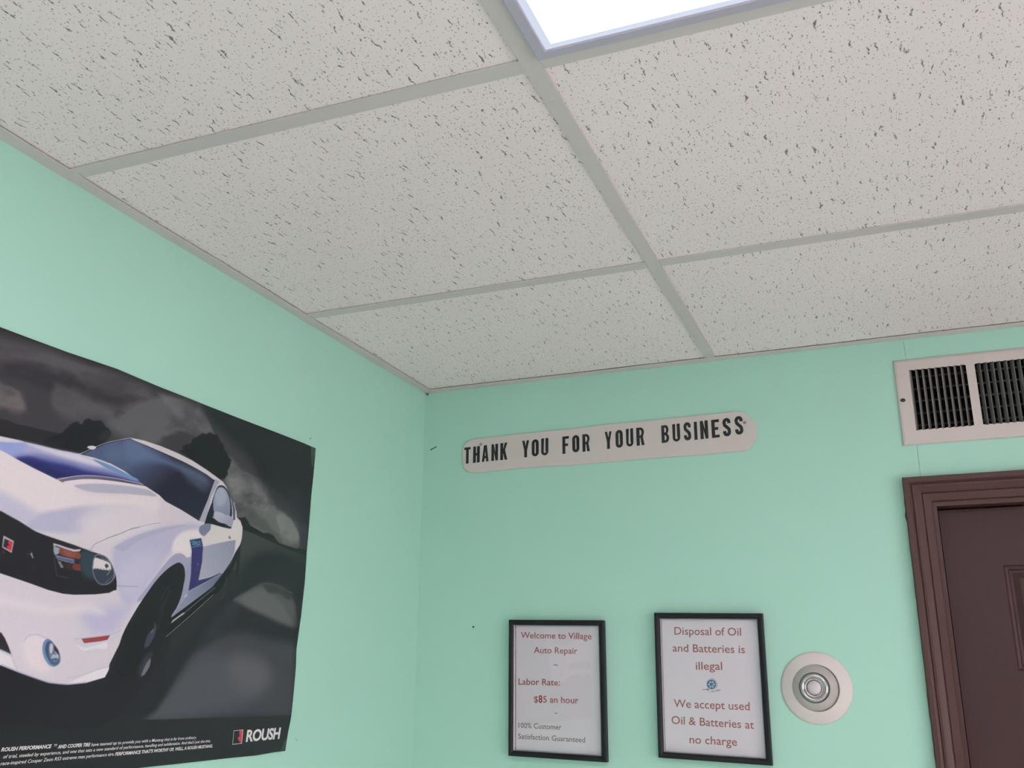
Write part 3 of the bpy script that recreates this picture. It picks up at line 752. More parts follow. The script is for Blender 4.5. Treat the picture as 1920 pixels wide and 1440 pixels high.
# ------------------------------------------------------------------ poster on the left wall
PY0, PZ0 = -1.395, 1.613
LIGHT_LEVEL = 1.0      # how bright a white print appears on this wall in the photograph
ART = [
((67,65,71),0,2,0,1.0,0,[-1676,5902,1582,5797,4775,5850,9826,5932,10118,3404,-847,2266]),
((57,54,61),0,6,1,0.85,1.1,[-1299,4939,1659,5401,3384,5573,4250,5587,3468,5105,1724,5072,-1222,4599]),
((90,88,93),0,6,1,0.8,1.2,[-1396,5367,1634,5533,2582,5679,3690,5745,4427,5637,4689,5432,3748,5417,2790,5369,2072,5344,-1299,4939]),
((112,106,107),0,4,1,0.85,1.1,[-1134,4211,1750,4942,2072,4918,2193,4717,1809,4638,-1089,4009]),
((92,90,95),0,5,1,0.75,1.1,[2543,5099,3322,5193,3806,5090,3647,4843,2961,4772,2586,4869]),
((98,98,102),0,5,1,0.85,1.1,[3638,4892,3987,5244,4548,5588,5043,5669,5682,5579,5987,5301,5136,5097,4582,4721,4075,4738]),
((116,115,116),0,4,1,0.7,1.2,[4544,5615,5125,5663,5686,5551,5983,5330,5472,5293,4837,5471]),
((44,47,51),0,9,1,0.95,0.3,[5714,5647,6747,5794,9220,5691,9411,4123,8577,4262,7662,4648,6997,5077,6344,5326]),
((108,111,110),0,4,1,0.95,1.0,[6403,4627,6473,4978,6842,4814,7171,4777,7598,4610,7909,4371,8356,4253,8813,3891,8729,3666,8003,3678,6900,3985,6672,4263]),
((134,136,134),0,4,1,0.8,1.2,[6498,4606,6862,4676,7291,4636,7688,4459,7713,4276,7245,4260,6760,4298,6646,4436]),
((128,131,130),0,3,1,0.75,1.2,[7934,4187,8281,4262,8598,4097,8797,3867,8491,3784,8074,3937]),
((84,88,88),0,5,1,0.8,0.5,[6900,3985,7268,4102,7899,3932,8209,3726,7921,3770,7299,3886]),
((64,67,69),0,3,1,0.8,1.2,[7520,4678,8095,4572,8639,4362,9067,4012,8937,3821,8593,4139,8126,4344,7725,4444]),
((42,41,45),('L',15),8,1,0.8,0,[-1510,5869,1599,5709,2724,5725,4633,5766,7508,5763,9214,5742]),
((40,42,45),('L',14),9,1,0.6,0,[9089,5766,9128,4951,9116,3623]),
((47,45,50),0,1.0,0,1.0,0,[-1160,4325,458,4418,1836,4499,1951,4511,2074,4490,2233,4507,2440,4511,2595,4519,2825,4532,3293,4304,1907,4139,-990,3573]),
((39,40,45),0,1.0,0,1.0,0,[2784,4516,2855,4570,2870,4610,2923,4647,2938,4687,2984,4729,3032,4760,3082,4779,3125,4752,3171,4758,3178,4803,3197,4833,3254,4866,3300,4872,3335,4855,3398,4865,3442,4888,3514,4894,3577,4865,3599,4832,3667,4823,3707,4788,3735,4769,3708,4686,3642,4594,3293,4304,2703,4248,2536,4375]),
((60,58,64),0,2.5,1,0.5,0,[3474,4618,3609,4777,3709,4776,3715,4649,3563,4576]),
((38,39,43),0,1.2,0,1.0,0,[5182,4813,5309,4859,5274,4908,5346,4962,5464,4998,5491,5090,5594,5143,5720,5241,5821,5242,5913,5307,5990,5282,6120,5307,6194,5215,6290,5178,6333,5097,6417,5046,6455,4995,6554,4956,6538,4852,6478,4740,6501,4686,6411,4579,6206,4549,5811,4664,5375,4780]),
((40,43,46),0,0.8,0,1.0,0,[6840,3966,7086,4018,7164,3966,7232,3896,7641,3814,7808,3837,7951,3805,8009,3762,8142,3696,8654,3667,9107,3691,9214,2844,7032,2668]),
((66,70,71),((48,52,53),[7661,3674],[7921,3019]),1.5,0,1.0,0,[7022,3796,7316,3768,7934,3680,8514,3607,9124,3563,9266,2426,7056,2293]),
((47,48,53),0,8,1,1.0,0,[7056,3028,7347,3322,9217,3278,9640,-107,9032,-69,2720,-3,-437,-171,-715,1040,4149,1305,5461,1687]),
((72,75,82),0,9,1,0.9,0,[5122,678,5568,1042,6164,1708,6471,1877,6977,2007,8037,1937,9119,1795,9280,530,8947,576,6960,646,6012,657]),
((86,89,96),0,14,1,0.8,0,[5148,689,5701,1153,6378,1661,7133,1571,7887,1586,8284,1247,7602,886,6942,765,6010,672]),
((102,102,106),0,14,1,0.6,0,[6954,1567,7585,1665,8113,1389,7861,1077,7292,1108]),
((45,46,51),0,5,1,1.0,0,[5106,672,6136,1759,6548,1934,5966,1936,5177,1191,4580,684]),
((52,55,60),0,6,1,0.9,0,[6160,1734,7122,2576,7126,2237,6556,1880]),
((88,92,91),0,4,1,1.0,0,[6985,2566,7335,2737,7702,2900,8107,2916,8432,2858,8787,2640,8898,2215,8459,2253,7774,2391,7227,2498]),
((104,108,108),0,5,1,0.7,0,[7120,2590,7712,2827,8135,2713,8476,2526,8726,2267,7981,2345]),
((62,66,66),0,2.5,1,1.0,0,[7754,2890,7901,2918,8379,2854,8683,2802,8666,2724,8230,2781,7867,2796]),
((112,116,114),('L',1.2),1.0,1,0.7,0,[6942,2549,7335,2737,7750,2913,8212,2916,8711,2804]),
((45,46,50),('L',16),10,1,0.8,0,[8961,3030,8913,2093,8976,1189,8956,512]),
((46,47,50),0,0.8,0,1.0,0,[-634,689,2584,690,5123,671,6960,646,8994,627,9036,-98,5036,-23,-437,-171]),
((44,43,48),0,3,1,1.0,0,[-750,1194,1725,1442,2442,1415,2712,1336,3278,1192,4276,1306,4409,1656,5379,2189,5512,1840,5035,1191,4572,730,2580,710,-634,689]),
((208,203,210),0,0.6,0,1.0,0,[-797,4161,322,4088,1169,4174,1880,4278,2236,4282,2551,4296,2839,4301,3075,4315,3188,4326,3497,4494,3783,4643,4005,4740,4137,4782,4277,4797,4420,4807,4794,4803,5162,4775,5548,4727,5958,4640,6201,4578,6388,4526,6490,4457,6641,4268,6740,4220,6825,4072,6854,3978,6955,3934,7034,3828,7040,3632,7001,3510,7006,3518,6902,3381,6784,3183,6598,2982,6378,2739,5910,2456,5470,2191,5179,2013,4640,2142,4286,1457,4289,1391,4228,1274,3889,1197,3557,1172,3231,1197,2750,1319,2443,1409,1748,1513,574,1545,-614,1330]),
((190,190,209),0,8,1,1.0,0,[-720,3816,2018,3575,2290,3513,2612,3386,2698,3372,2524,3205,2355,3180,2068,3321,-663,3559]),
((222,215,217),0,5,1,1.0,0,[-282,4212,1920,4075,2265,3991,2922,3856,3383,3809,4019,3874,4896,3962,4915,3846,4045,3727,3272,3575,2720,3404,2430,3481,2014,3596,-223,3941]),
((180,181,203),((208,205,214),[3277,3552],[3700,3365]),3.2,1,1.0,0,[2696,3386,2854,3448,2991,3487,3201,3551,3421,3602,3726,3664,4046,3721,4382,3770,4525,3768,4067,3605,3767,3436,3485,3251,3048,3178,2485,3199]),
((214,210,216),0,8,1,0.8,0,[3385,3378,3898,3616,4386,3746,4833,3779,4964,3550,4296,3264,3654,3178]),
((168,172,205),((150,164,212),[2281,4258],[1846,4125]),0.6,1,1.0,0,[330,4051,1881,4273,2236,4282,2552,4294,2839,4299,3136,4318,3451,4301,3782,4270,4131,4213,4401,4175,4645,4129,4149,4107,3814,4087,3495,4060,3195,3995,2887,3888,2474,3966,2162,4038,1915,4096,360,3909]),
((212,210,222),0,2.6,1,0.95,0,[2277,4280,2552,4290,2840,4296,3136,4316,3452,4298,3750,4263,3626,4225,3308,4221,3003,4217,2648,4235,2419,4254]),
((214,212,220),0,1,1,1.0,0,[1517,4214,1881,4270,2249,4281,2084,4236,1894,4203,1527,4162]),
((146,162,212),0,4,1,0.8,0,[350,3956,1529,4152,1897,4193,2283,4247,2231,4098,2078,4065,1913,4107,358,3918]),
((92,98,158),0,5,1,1.0,0,[2135,4043,2258,4098,2467,4149,2748,4163,3042,4165,3350,4162,3715,4181,4138,4175,4496,4147,4645,4129,4149,4107,3814,4087,3495,4060,3195,3995,2887,3888,2474,3966]),
((54,56,118),0,2.5,1,1.0,0,[2169,4037,2261,4079,2392,4107,2560,4099,2731,4100,3022,4113,3329,4103,3725,4126,4144,4138,4498,4134,4149,4107,3815,4085,3495,4060,3195,3995,2887,3888,2474,3966]),
((44,45,92),0,4,1,0.8,0,[2325,4027,2486,4049,2804,4021,3015,3992,3195,3997,2886,3890,2590,3943]),
((112,109,132),((86,84,104),[3198,3980],[4322,4120]),0.6,1,1.0,0,[2869,3889,3194,4001,3494,4066,3812,4102,4233,4127,4626,4128,4777,4113,4612,4103,4239,4089,3820,4056,3502,4017,3203,3950,2978,3869]),
((205,200,205),('L',1.2),0.5,1,1.0,0,[2869,3889,3194,4003,3493,4067,3811,4104,4233,4128,4626,4130]),
((220,214,217),0,0.6,1,1.0,0,[2972,3865,3203,3952,3502,4018,3820,4058,4239,4092,4611,4112,4778,4107,4879,4065,4920,4019,4893,3981,4182,3918,3535,3834,3149,3833]),
((178,178,195),0,1.6,1,1.0,0,[3175,3858,3363,3921,3591,3970,3993,4026,4421,4061,4693,4058,4831,4010,4527,3963,4181,3925,3772,3861,3535,3834,3317,3834]),
((222,214,217),0,0.6,0,1.0,0,[360,3909,1915,4096,2163,4035,2475,3964,2887,3887,2972,3865,3149,3833,3084,3779,2651,3770,2221,3869,1949,3925,404,3701]),
((222,215,217),0,2.4,1,1.0,0,[385,3796,1928,4032,2342,3939,2924,3844,3226,3829,3092,3734,2516,3745,2094,3844,424,3607]),
((168,168,184),('L',1.6),0.8,1,0.7,0,[4349,4004,4372,3991]),
((168,168,184),('L',1.6),0.8,1,0.7,0,[4389,4006,4412,3993]),
((168,168,184),('L',1.6),0.8,1,0.7,0,[4429,4008,4452,3995]),
((168,168,184),('L',1.6),0.8,1,0.7,0,[4469,4011,4493,3997]),
((168,168,184),('L',1.6),0.8,1,0.7,0,[4509,4013,4533,4000]),
((168,168,184),('L',1.6),0.8,1,0.7,0,[4590,4017,4614,4004]),
((168,168,184),('L',1.6),0.8,1,0.7,0,[4631,4020,4656,4006]),
((168,168,184),('L',1.6),0.8,1,0.7,0,[4672,4022,4697,4009]),
((168,168,184),('L',1.6),0.8,1,0.7,0,[4714,4024,4738,4011]),
((168,168,184),('L',1.6),0.8,1,0.7,0,[4755,4026,4780,4013]),
((46,44,62),0,0.5,0,1.0,0,[3196,4322,3393,4449,3627,4583,3877,4686,4137,4784,4578,4741,4963,4707,5450,4655,5925,4573,6173,4520,6067,4212,5882,3765,5413,3879,5030,3955,4885,4026,4574,4113,4383,4176,4088,4261,3808,4313,3477,4333]),
((84,97,130),((44,43,60),[4453,4612],[4871,4109]),0.8,0,1.0,0,[3256,4337,3631,4563,3879,4672,4133,4762,4582,4721,5370,4644,6107,4522,6021,4233,5864,3798,5409,3905,5026,3976,4882,4045,4572,4128,4159,4249,3807,4318]),
((104,124,154),0,6,1,0.75,0.5,[4079,4713,4590,4669,5176,4604,5805,4520,5940,4475,5310,4520,4616,4514,4043,4522]),
((96,112,142),0,6,1,0.7,0.6,[3704,4524,4105,4562,3932,4370,3662,4388]),
((98,112,136),0,5,1,0.6,0.6,[5312,4507,5597,4508,6035,4421,5962,4336,5532,4397]),
((112,150,190),0,1.2,1,1.0,0,[3451,4301,3779,4288,4128,4231,4401,4175,4315,4158,4048,4196,3706,4235]),
((196,194,200),('L',1.0),0.4,1,1.0,0,[3196,4322,3628,4580,4137,4784]),
((205,201,202),0,0.6,1,1.0,0,[4137,4781,4312,4798,4682,4792,5112,4756,5570,4680,6056,4570,6285,4518,6174,4514,5925,4573,5451,4650,4964,4702,4579,4736]),
((166,169,180),0,0.6,0,1.0,0,[6163,4532,6293,4520,6118,4221,6034,3765,5860,3767,6034,4149]),
((44,44,58),('L',1.0),0.4,1,1.0,0,[6164,4524,6046,4209,5872,3769]),
((44,46,66),0,0.6,1,1.0,0,[6282,4438,6413,4462,6546,4388,6636,4257,6692,4129,6703,3955,6536,3948,6203,3896,6146,4077,6189,4276]),
((160,170,188),((132,142,164),[6292,4372],[6530,3986]),0.7,1,1.0,0,[6287,4406,6403,4427,6535,4357,6615,4234,6650,4102,6640,3964,6532,3977,6234,3977,6180,4140,6214,4300]),
((176,184,196),0,3,1,0.8,0.5,[6298,4334,6382,4369,6488,4270,6443,4165,6298,4141]),
((92,96,118),0,0.6,0,1.0,0,[6647,4269,6714,4231,6787,4115,6814,3933,6755,3914,6716,4113]),
((42,44,54),0,0.6,0,1.0,0,[6176,4168,6212,3974,6195,3763,6012,3743,6068,3932,6129,4093]),
((38,39,45),0,0.5,0,1.0,0,[6007,3739,6147,3888,6327,3855,6552,3839,6745,3813,6716,3759,6566,3748,6356,3758,6203,3764]),
((158,162,182),((182,184,198),[6553,3835],[6469,3996]),0.6,1,1.0,0,[6235,3974,6349,3996,6532,3977,6724,3954,6777,3888,6746,3806,6555,3820,6329,3840,6233,3892]),
((212,209,206),0,1.2,0,1.0,0,[6069,3413,6113,3567,6185,3697,6233,3762,6457,3755,6723,3756,6774,3907,6959,3927,7030,3788,7024,3567,6902,3381,6871,3591]),
((146,152,170),((166,170,184),[6789,3475],[6172,2896]),0.9,0,1.0,0,[6027,3360,6429,3474,6659,3535,6876,3588,6875,3393,6794,3200,6621,2985,6551,2981,6008,2804,5991,3052,6021,3289]),
((182,182,206),0,5,1,1.0,0,[4066,3077,4207,3186,4374,3278,4690,3416,5006,3527,5401,3627,5822,3700,5959,3680,5707,3592,5506,3505,5383,3353,5302,3215,5164,3059,5034,2880,4861,2633,4678,2379,4487,2313,4225,2576,4107,2848]),
((170,172,196),0,2.2,1,0.8,0,[4096,3109,4207,3186,4374,3278,4690,3416,5006,3527,5401,3627,5609,3664,5209,3528,4830,3391,4511,3239,4281,3077]),
((194,193,214),0,10,1,0.8,0,[4317,2871,4598,3062,4976,3107,5092,3010,4857,2659,4673,2405,4429,2438,4247,2655]),
((224,219,220),0,3,1,1.0,0,[5319,3359,5463,3507,5750,3598,5926,3608,5987,3506,5687,3443,5748,3270,5733,3160,5660,3144,5534,3201,5304,3202]),
((140,138,160),('L',1.1),0.5,1,0.8,0,[3902,3212,4100,3288,4326,3396,4493,3456,4765,3548,4993,3607]),
((124,131,154),0,0.9,1,1.0,0,[5892,3655,5997,3730,6182,3742,6186,3690,6108,3597,6037,3542,5957,3553,5893,3603]),
((160,161,186),0,1.2,1,1.0,0,[4680,2366,4945,2708,5178,2978,5317,3119,5412,3172,5473,3187,5580,3178,5671,3139,5763,3171,5819,2890,5790,2603,5711,2498,5604,2378,5560,2265,5470,2191,5168,2551]),
((150,154,176),0,2,1,0.9,0,[5675,2875,5766,3085,5815,2889,5790,2603,5694,2468,5560,2265,5474,2191,5593,2447]),
((60,57,108),0,0.6,0,1.0,0,[5690,3429,5965,3498,6035,3372,6052,3117,6007,2807,6287,2885,6562,2988,6492,2905,6146,2777,5788,2614,5808,2889,5763,3272]),
((44,70,106),0,0.5,0,1.0,0,[5686,3426,5966,3495,6035,3372,5753,3303]),
((150,178,204),('L',0.7),0.4,1,0.8,0,[5719,3408,5809,3433]),
((150,178,204),('L',0.7),0.4,1,0.8,0,[5722,3390,5834,3418]),
((140,168,196),('L',0.9),0.4,1,1.0,0,[5762,3318,6011,3379]),
((176,200,216),('L',0.9),0.4,1,1.0,0,[5783,3347,5773,3397,5815,3409,5825,3387,5781,3374]),
((176,200,216),('L',0.9),0.4,1,1.0,0,[5798,3378,5836,3361]),
((176,200,216),('L',0.9),0.4,1,1.0,0,[5884,3423,5841,3411,5847,3390,5887,3401,5895,3379,5850,3367]),
((176,200,216),('L',0.9),0.4,1,1.0,0,[5903,3428,5943,3439,5955,3394,5912,3382]),
((176,200,216),('L',0.9),0.4,1,1.0,0,[5915,3408,5949,3417]),
((150,150,165),('L',1.0),0.5,1,1.0,0,[5929,3067,5961,3075,5960,3048]),
((128,110,140),('L',1.2),0.6,1,0.7,0,[5942,3010,5928,2958]),
((134,142,162),((112,120,142),[5792,2518],[6415,2801]),1.2,0,1.0,0,[6563,2979,6600,2968,6378,2739,5910,2456,5470,2191,5556,2292,5712,2491,5788,2612,6146,2777]),
((165,172,188),('L',1.6),1,1,0.6,0,[5788,2612,6147,2770,6554,2963]),
((205,207,214),0,0.8,0,1.0,0,[5699,2504,5762,2572,5772,2552,5729,2513]),
((36,37,42),0,0.8,0,1.0,0,[5461,2183,5661,2285,6380,2732,6646,2980,6812,3156,6884,3333,6987,3477,7025,3474,7000,3393,6852,3053,6731,2890,6552,2666,5365,1848,5427,2080]),
((170,166,168),0,0.6,0,1.0,0,[5455,2084,5494,2143,5715,2272,5765,2264,5596,2171]),
((140,138,142),('L',1.2),0.5,1,1.0,0,[5747,2270,6020,2450,6453,2731]),
((160,152,148),('L',1.3),0.5,1,1.0,0,[5361,1869,5844,2199,6422,2608]),
((90,98,100),('L',1.6),0.8,1,0.8,0,[6729,2935,6705,2828,6711,2783]),
((80,86,88),('L',1.4),0.8,1,0.8,0,[6692,2677,6679,2602,6638,2562]),
((110,105,120),0,0.6,0,1.0,0,[6672,3606,6703,3641,6747,3593,6712,3580]),
((170,172,182),('L',1.2),0.6,1,1.0,0,[6704,3472,6729,3521]),
((42,42,46),0,0.7,1,1.0,0,[4428,1723,4696,2272,4848,2484,5057,2743,5231,2900,5379,2997,5496,3041,5580,3021,5641,2957,5665,2888,5658,2690,5625,2505,5549,2333,5458,2201,5456,2088,5365,1848,5245,1618,4984,1354,4441,1348]),
((66,67,70),('L',1.6),0.9,1,0.8,0,[5171,2415,5247,2558,5351,2663,5416,2703,5428,2670]),
((56,57,62),('L',5),3,1,0.7,0,[5179,2013,5217,2257,5270,2423,5365,2581]),
((66,72,84),0,2,1,1.0,0,[4953,1701,4967,1854,5031,1954,5096,2000,5100,2099,5142,2030,5103,1832,5028,1731]),
((150,156,166),('L',1.2),0.7,1,1.0,0,[5056,1928,5093,1978]),
((58,61,70),0,3,1,1.0,0,[4890,1372,4992,1592,5123,1651,5073,1470,5000,1305,4926,1277]),
((112,113,122),0,1.6,1,1.0,0,[4962,1298,4984,1400,5030,1483,5099,1553,5111,1484,5059,1374,4990,1305]),
((182,182,212),0,11,1,0.85,0,[3643,2173,3969,2221,4580,2262,4422,2061,4230,1877,3906,1876,3709,1996]),
((222,217,221),0,6,1,0.8,0,[453,2106,2296,2155,3061,2097,3716,2152,4070,2161,3873,2254,3208,2169,2425,2236,423,2247]),
((208,204,218),0,10,1,0.7,0,[509,1844,2326,2004,3084,1975,3769,1857,3433,1842,2797,1850,2503,1836,542,1694]),
((45,43,49),0,0.6,0,1.0,0,[-481,4082,794,3624,2068,3320,2210,3276,2366,3234,2503,3187,2642,3139,2804,3111,2930,3093,3320,3044,3454,3024,3634,2995,3772,2985,3871,2974,3974,2947,4055,2893,4127,2806,4196,2698,4228,2607,4241,2503,4183,2488,4105,2450,3835,2406,3444,2369,3253,2368,3000,2396,2690,2456,2221,2539,975,2751,-264,3093]),
((70,66,76),('L',1.2),0.8,1,0.7,0,[2067,3322,2366,3236,2642,3141,2930,3095,3319,3046,3633,2997]),
((172,166,170),0,0.5,0,1.0,0,[2169,3018,2335,2970,2331,2814,2171,2868]),
((58,48,54),0,0.5,0,1.0,0,[2191,2984,2319,2952,2316,2839,2185,2880]),
((196,58,76),0,0.5,0,1.0,0,[2260,2961,2319,2952,2316,2839,2264,2856,2241,2888,2279,2914,2249,2933]),
((110,45,58),0,1.2,1,0.7,0,[2180,2832,2234,2810,2222,2786,2193,2796]),
((150,152,150),0,0.5,0,1.0,0,[2621,2819,2634,2870,2680,2787,2662,2785,2638,2821]),
((110,110,112),('L',0.8),0.5,1,1.0,0,[2573,2823,2610,2841]),
((96,96,98),('L',0.8),0.5,1,0.8,0,[2672,2644,2704,2661]),
((56,70,82),0,3,1,1.0,0,[3489,2982,3650,2981,3735,2960,3708,2824,3718,2753,3782,2627,3589,2649,3523,2723,3479,2819]),
((122,74,66),0,1.2,0,1.0,0,[3075,2986,3202,2982,3425,2969,3487,2921,3464,2862,3302,2859,3158,2877,3078,2902]),
((150,92,80),0,3,1,0.8,0,[3169,2953,3285,2952,3393,2930,3347,2894,3204,2902]),
((184,182,190),0,0.5,0,1.0,0,[2965,3024,3069,3015,3199,2997,3344,2984,3465,3004,3444,2971,3336,2955,3178,2974,3023,2996,2977,2988]),
((152,158,172),0,0.7,0,1.0,0,[2976,2990,3077,2973,3086,2913,3074,2887,3015,2873,2989,2921]),
((96,100,130),0,0.7,0,1.0,0,[3015,2873,3084,2868,3372,2845,3381,2796,3210,2804,3062,2821]),
((170,172,190),('L',0.8),0.5,1,1.0,0,[3047,2864,3226,2850,3370,2842]),
((150,155,182),('L',0.7),0.5,1,1.0,0,[3081,2816,3235,2802,3372,2795]),
((116,66,62),0,1.2,0,1.0,0,[3340,2758,3379,2793,3483,2797,3523,2707,3447,2703,3367,2716]),
((62,50,50),0,2,1,0.9,0,[3191,2767,3344,2769,3367,2716,3225,2721]),
((128,130,130),0,0.6,0,1.0,0,[3082,2798,3134,2790,3202,2721,3159,2708]),
((104,104,108),('L',0.8),0.5,1,1.0,0,[3017,2826,3053,2732,3125,2597,3198,2595,3301,2586]),
((84,86,92),('L',1),0.6,1,0.7,0,[3568,2621,3621,2586]),
((120,126,140),0,0.6,1,1.0,0,[3737,2950,3871,2974,3974,2947,4072,2874,4157,2757,4178,2696,4132,2619,4056,2566,3975,2550,3876,2562,3780,2637,3718,2753,3712,2875]),
((60,66,78),0,0.6,1,1.0,0,[3747,2936,3873,2961,3970,2931,4060,2862,4141,2745,4133,2650,4046,2580,3972,2562,3880,2575,3792,2648,3734,2755,3728,2867]),
((208,204,204),0,1.0,0,1.0,0,[3743,2920,3798,2916,3912,2900,4013,2888,4062,2852,4086,2797,4049,2767,3909,2763,3811,2768,3734,2755,3728,2867]),
((70,70,78),0,1,1,1.0,0,[3951,2840,3991,2855,4024,2827,4001,2798,3964,2805]),
((62,68,80),('L',1.2),0.6,1,1.0,0,[3769,2774,3810,2737]),
((60,66,78),('L',1.0),0.6,1,1.0,0,[3842,2942,3889,2911]),
((62,68,80),('L',1.2),0.6,1,1.0,0,[3823,2775,3865,2739]),
((150,158,166),('L',1.0),0.6,1,1.0,0,[3874,2935,3922,2902]),
((62,68,80),('L',1.2),0.6,1,1.0,0,[3878,2777,3920,2740]),
((60,66,78),('L',1.0),0.6,1,1.0,0,[3906,2928,3954,2893]),
((62,68,80),('L',1.2),0.6,1,1.0,0,[3934,2779,3975,2742]),
((150,158,166),('L',1.0),0.6,1,1.0,0,[3938,2922,3987,2884]),
((62,68,80),('L',1.2),0.6,1,1.0,0,[3990,2780,4031,2743]),
((60,66,78),('L',1.0),0.6,1,1.0,0,[3970,2915,4019,2875]),
((62,68,80),('L',1.2),0.6,1,1.0,0,[4046,2782,4088,2745]),
((150,158,166),('L',1.0),0.6,1,1.0,0,[4002,2908,4052,2867]),
((74,80,94),('L',0.8),0.6,1,0.8,0,[4143,2714,4037,2594]),
((118,124,140),('L',0.8),0.6,1,0.8,0,[4133,2702,4024,2589]),
((74,80,94),('L',0.8),0.6,1,0.8,0,[4122,2691,4011,2583]),
((118,124,140),('L',0.8),0.6,1,0.8,0,[4111,2679,3998,2578]),
((74,80,94),('L',0.8),0.6,1,0.8,0,[4100,2668,3985,2573]),
((118,124,140),('L',0.8),0.6,1,0.8,0,[4089,2656,3972,2568]),
((74,80,94),('L',0.8),0.6,1,0.8,0,[4079,2645,3959,2562]),
((190,192,200),('L',1.4),0.8,1,0.8,0,[4018,2701,4087,2792]),
((104,102,122),('L',0.9),0.5,1,1.0,0,[3634,2995,3665,3063,3709,3106,3836,3171,3991,3249,4235,3350,4372,3420,4560,3481]),
((112,110,136),('L',0.8),0.5,1,1.0,0,[4234,2565,4372,2569,4667,2588]),
((222,214,219),0,5,1,0.9,0,[2727,1668,2748,1752,2822,1801,2927,1810,3059,1770,3059,1691,3066,1569,3136,1450,3228,1378,3096,1328,2934,1375,2810,1468,2738,1573]),
((176,174,194),('L',2.2),1.8,1,0.7,0,[2731,1727,2794,1790,2881,1810,3008,1796,3128,1742]),
((112,142,176),0,0.7,1,1.0,0,[3040,1642,3052,1727,3093,1761,3158,1750,3232,1697,3319,1619,3369,1534,3371,1454,3310,1409,3213,1417,3121,1486,3069,1557]),
((70,86,118),0,0.9,1,1.0,0,[3087,1643,3102,1711,3137,1737,3207,1702,3313,1610,3356,1534,3356,1466,3306,1428,3232,1442,3156,1511,3110,1571]),
((104,116,142),0,1.4,1,1.0,0,[3148,1633,3157,1713,3215,1702,3281,1649,3335,1576,3352,1503,3319,1447,3254,1452,3186,1518]),
((186,190,204),0,1.2,1,1.0,0,[3159,1645,3167,1704,3200,1696,3226,1660,3226,1598,3205,1567,3174,1597]),
((58,54,66),0,0.9,1,1.0,0,[3228,1684,3281,1649,3324,1601,3333,1570,3295,1575,3249,1623]),
((168,178,196),0,1.4,1,1.0,0,[3196,1548,3257,1565,3324,1552,3340,1515,3281,1520,3219,1512]),
((78,92,122),0,1.2,1,1.0,0,[3221,1500,3284,1506,3340,1500,3318,1453,3261,1459]),
((84,94,120),('L',1.6),0.9,1,1.0,0,[3203,1530,3226,1598,3226,1684]),
((206,208,218),('L',1.4),0.8,1,1.0,0,[3263,1599,3304,1570,3333,1537]),
((150,166,190),('L',1.2),0.8,1,1.0,0,[3252,1486,3298,1475,3319,1487]),
((200,202,213),0,3,1,0.9,0,[3578,1779,3948,1839,4266,1885,4425,1940,4434,1886,4283,1786,4204,1717,3721,1650,3627,1698]),
((166,170,190),('L',1.0),0.8,1,0.8,0,[3579,1777,3881,1820,4267,1879,4425,1940]),
((220,218,224),0,2,1,1.0,0,[3616,1710,3716,1675,3972,1703,4199,1744,4206,1702,3979,1664,3723,1640]),
((154,74,80),0,0.6,0,1.0,0,[3696,1786,3951,1819,4228,1858,4190,1793,4068,1768,3758,1728]),
((54,48,55),0,0.7,0,1.0,0,[-757,1956,1541,1902,2364,1812,2434,1745,2513,1637,2568,1548,2406,1599,1590,1662,-695,1687]),
((216,216,220),0,1.0,0,1.0,0,[-689,1660,1595,1640,2408,1587,2580,1514,2666,1371,2749,1323,2442,1412,1628,1478,-651,1491]),
((160,178,194),('L',3),2.2,1,0.7,0,[1591,1656,2407,1593,2574,1533]),
((186,184,200),('L',2.4),2,1,0.7,0,[2557,1603,2600,1487,2688,1372]),
((224,221,226),0,1.8,0,1.0,0,[3648,1221,3869,1310,4034,1363,4279,1415,4281,1365,4228,1277,4056,1241,3888,1207,3554,1187]),
((184,184,200),('L',2),1.6,1,0.7,0,[3541,1258,3868,1316,4032,1369,4274,1424]),
((150,150,190),('L',2.2),1.6,1,0.7,0,[2441,1420,2748,1328,2986,1262,3229,1206,3555,1182,3888,1203]),
((204,208,204),0,0.7,1,1.0,0,[3313,4450,3355,4481,3482,4484,3441,4447,3347,4439])]


def smooth_loop(P, closed, n=5):
    m = len(P); out = []
    rng = range(m) if closed else range(m-1)
    for i in rng:
        if closed: a, b, c, d = P[i-1], P[i], P[(i+1) % m], P[(i+2) % m]
        else: a, b, c, d = P[max(i-1, 0)], P[i], P[i+1], P[min(i+2, m-1)]
        # centripetal-ish: limit tangents by the neighbouring chord so that uneven spacing does not overshoot
        L = np.hypot(*(c-b)) + 1e-9
        def tan(p, q, r):
            l1 = np.hypot(*(q-p)) + 1e-9; l2 = np.hypot(*(r-q)) + 1e-9
            t = (q-p)/l1*l2/(l1+l2) + (r-q)/l2*l1/(l1+l2)
            return t
        t0 = tan(a, b, c)*L if np.hypot(*(b-a)) > 1e-6 else c-b
        t1 = tan(b, c, d)*L if np.hypot(*(d-c)) > 1e-6 else c-b
        for k in range(n):
            s = k/n; s2 = s*s; s3 = s2*s
            out.append((2*s3-3*s2+1)*b + (s3-2*s2+s)*t0 + (-2*s3+3*s2)*c + (s3-s2)*t1)
    if not closed: out.append(P[-1])
    return np.array(out)

def value_noise(x, y, seed):
    xi = np.floor(x).astype(np.int64); yi = np.floor(y).astype(np.int64)
    fx = x-xi; fy = y-yi; fx = fx*fx*(3-2*fx); fy = fy*fy*(3-2*fy)
    def h(a, b):
        n = (a*374761393 + b*668265263 + seed*974711) & 0x7fffffff
        n = ((n ^ (n >> 13))*1274126177) & 0x7fffffff
        return ((n ^ (n >> 16)) & 0xffff)/65535.0
    return (h(xi, yi)*(1-fx)+h(xi+1, yi)*fx)*(1-fy) + (h(xi, yi+1)*(1-fx)+h(xi+1, yi+1)*fx)*fy

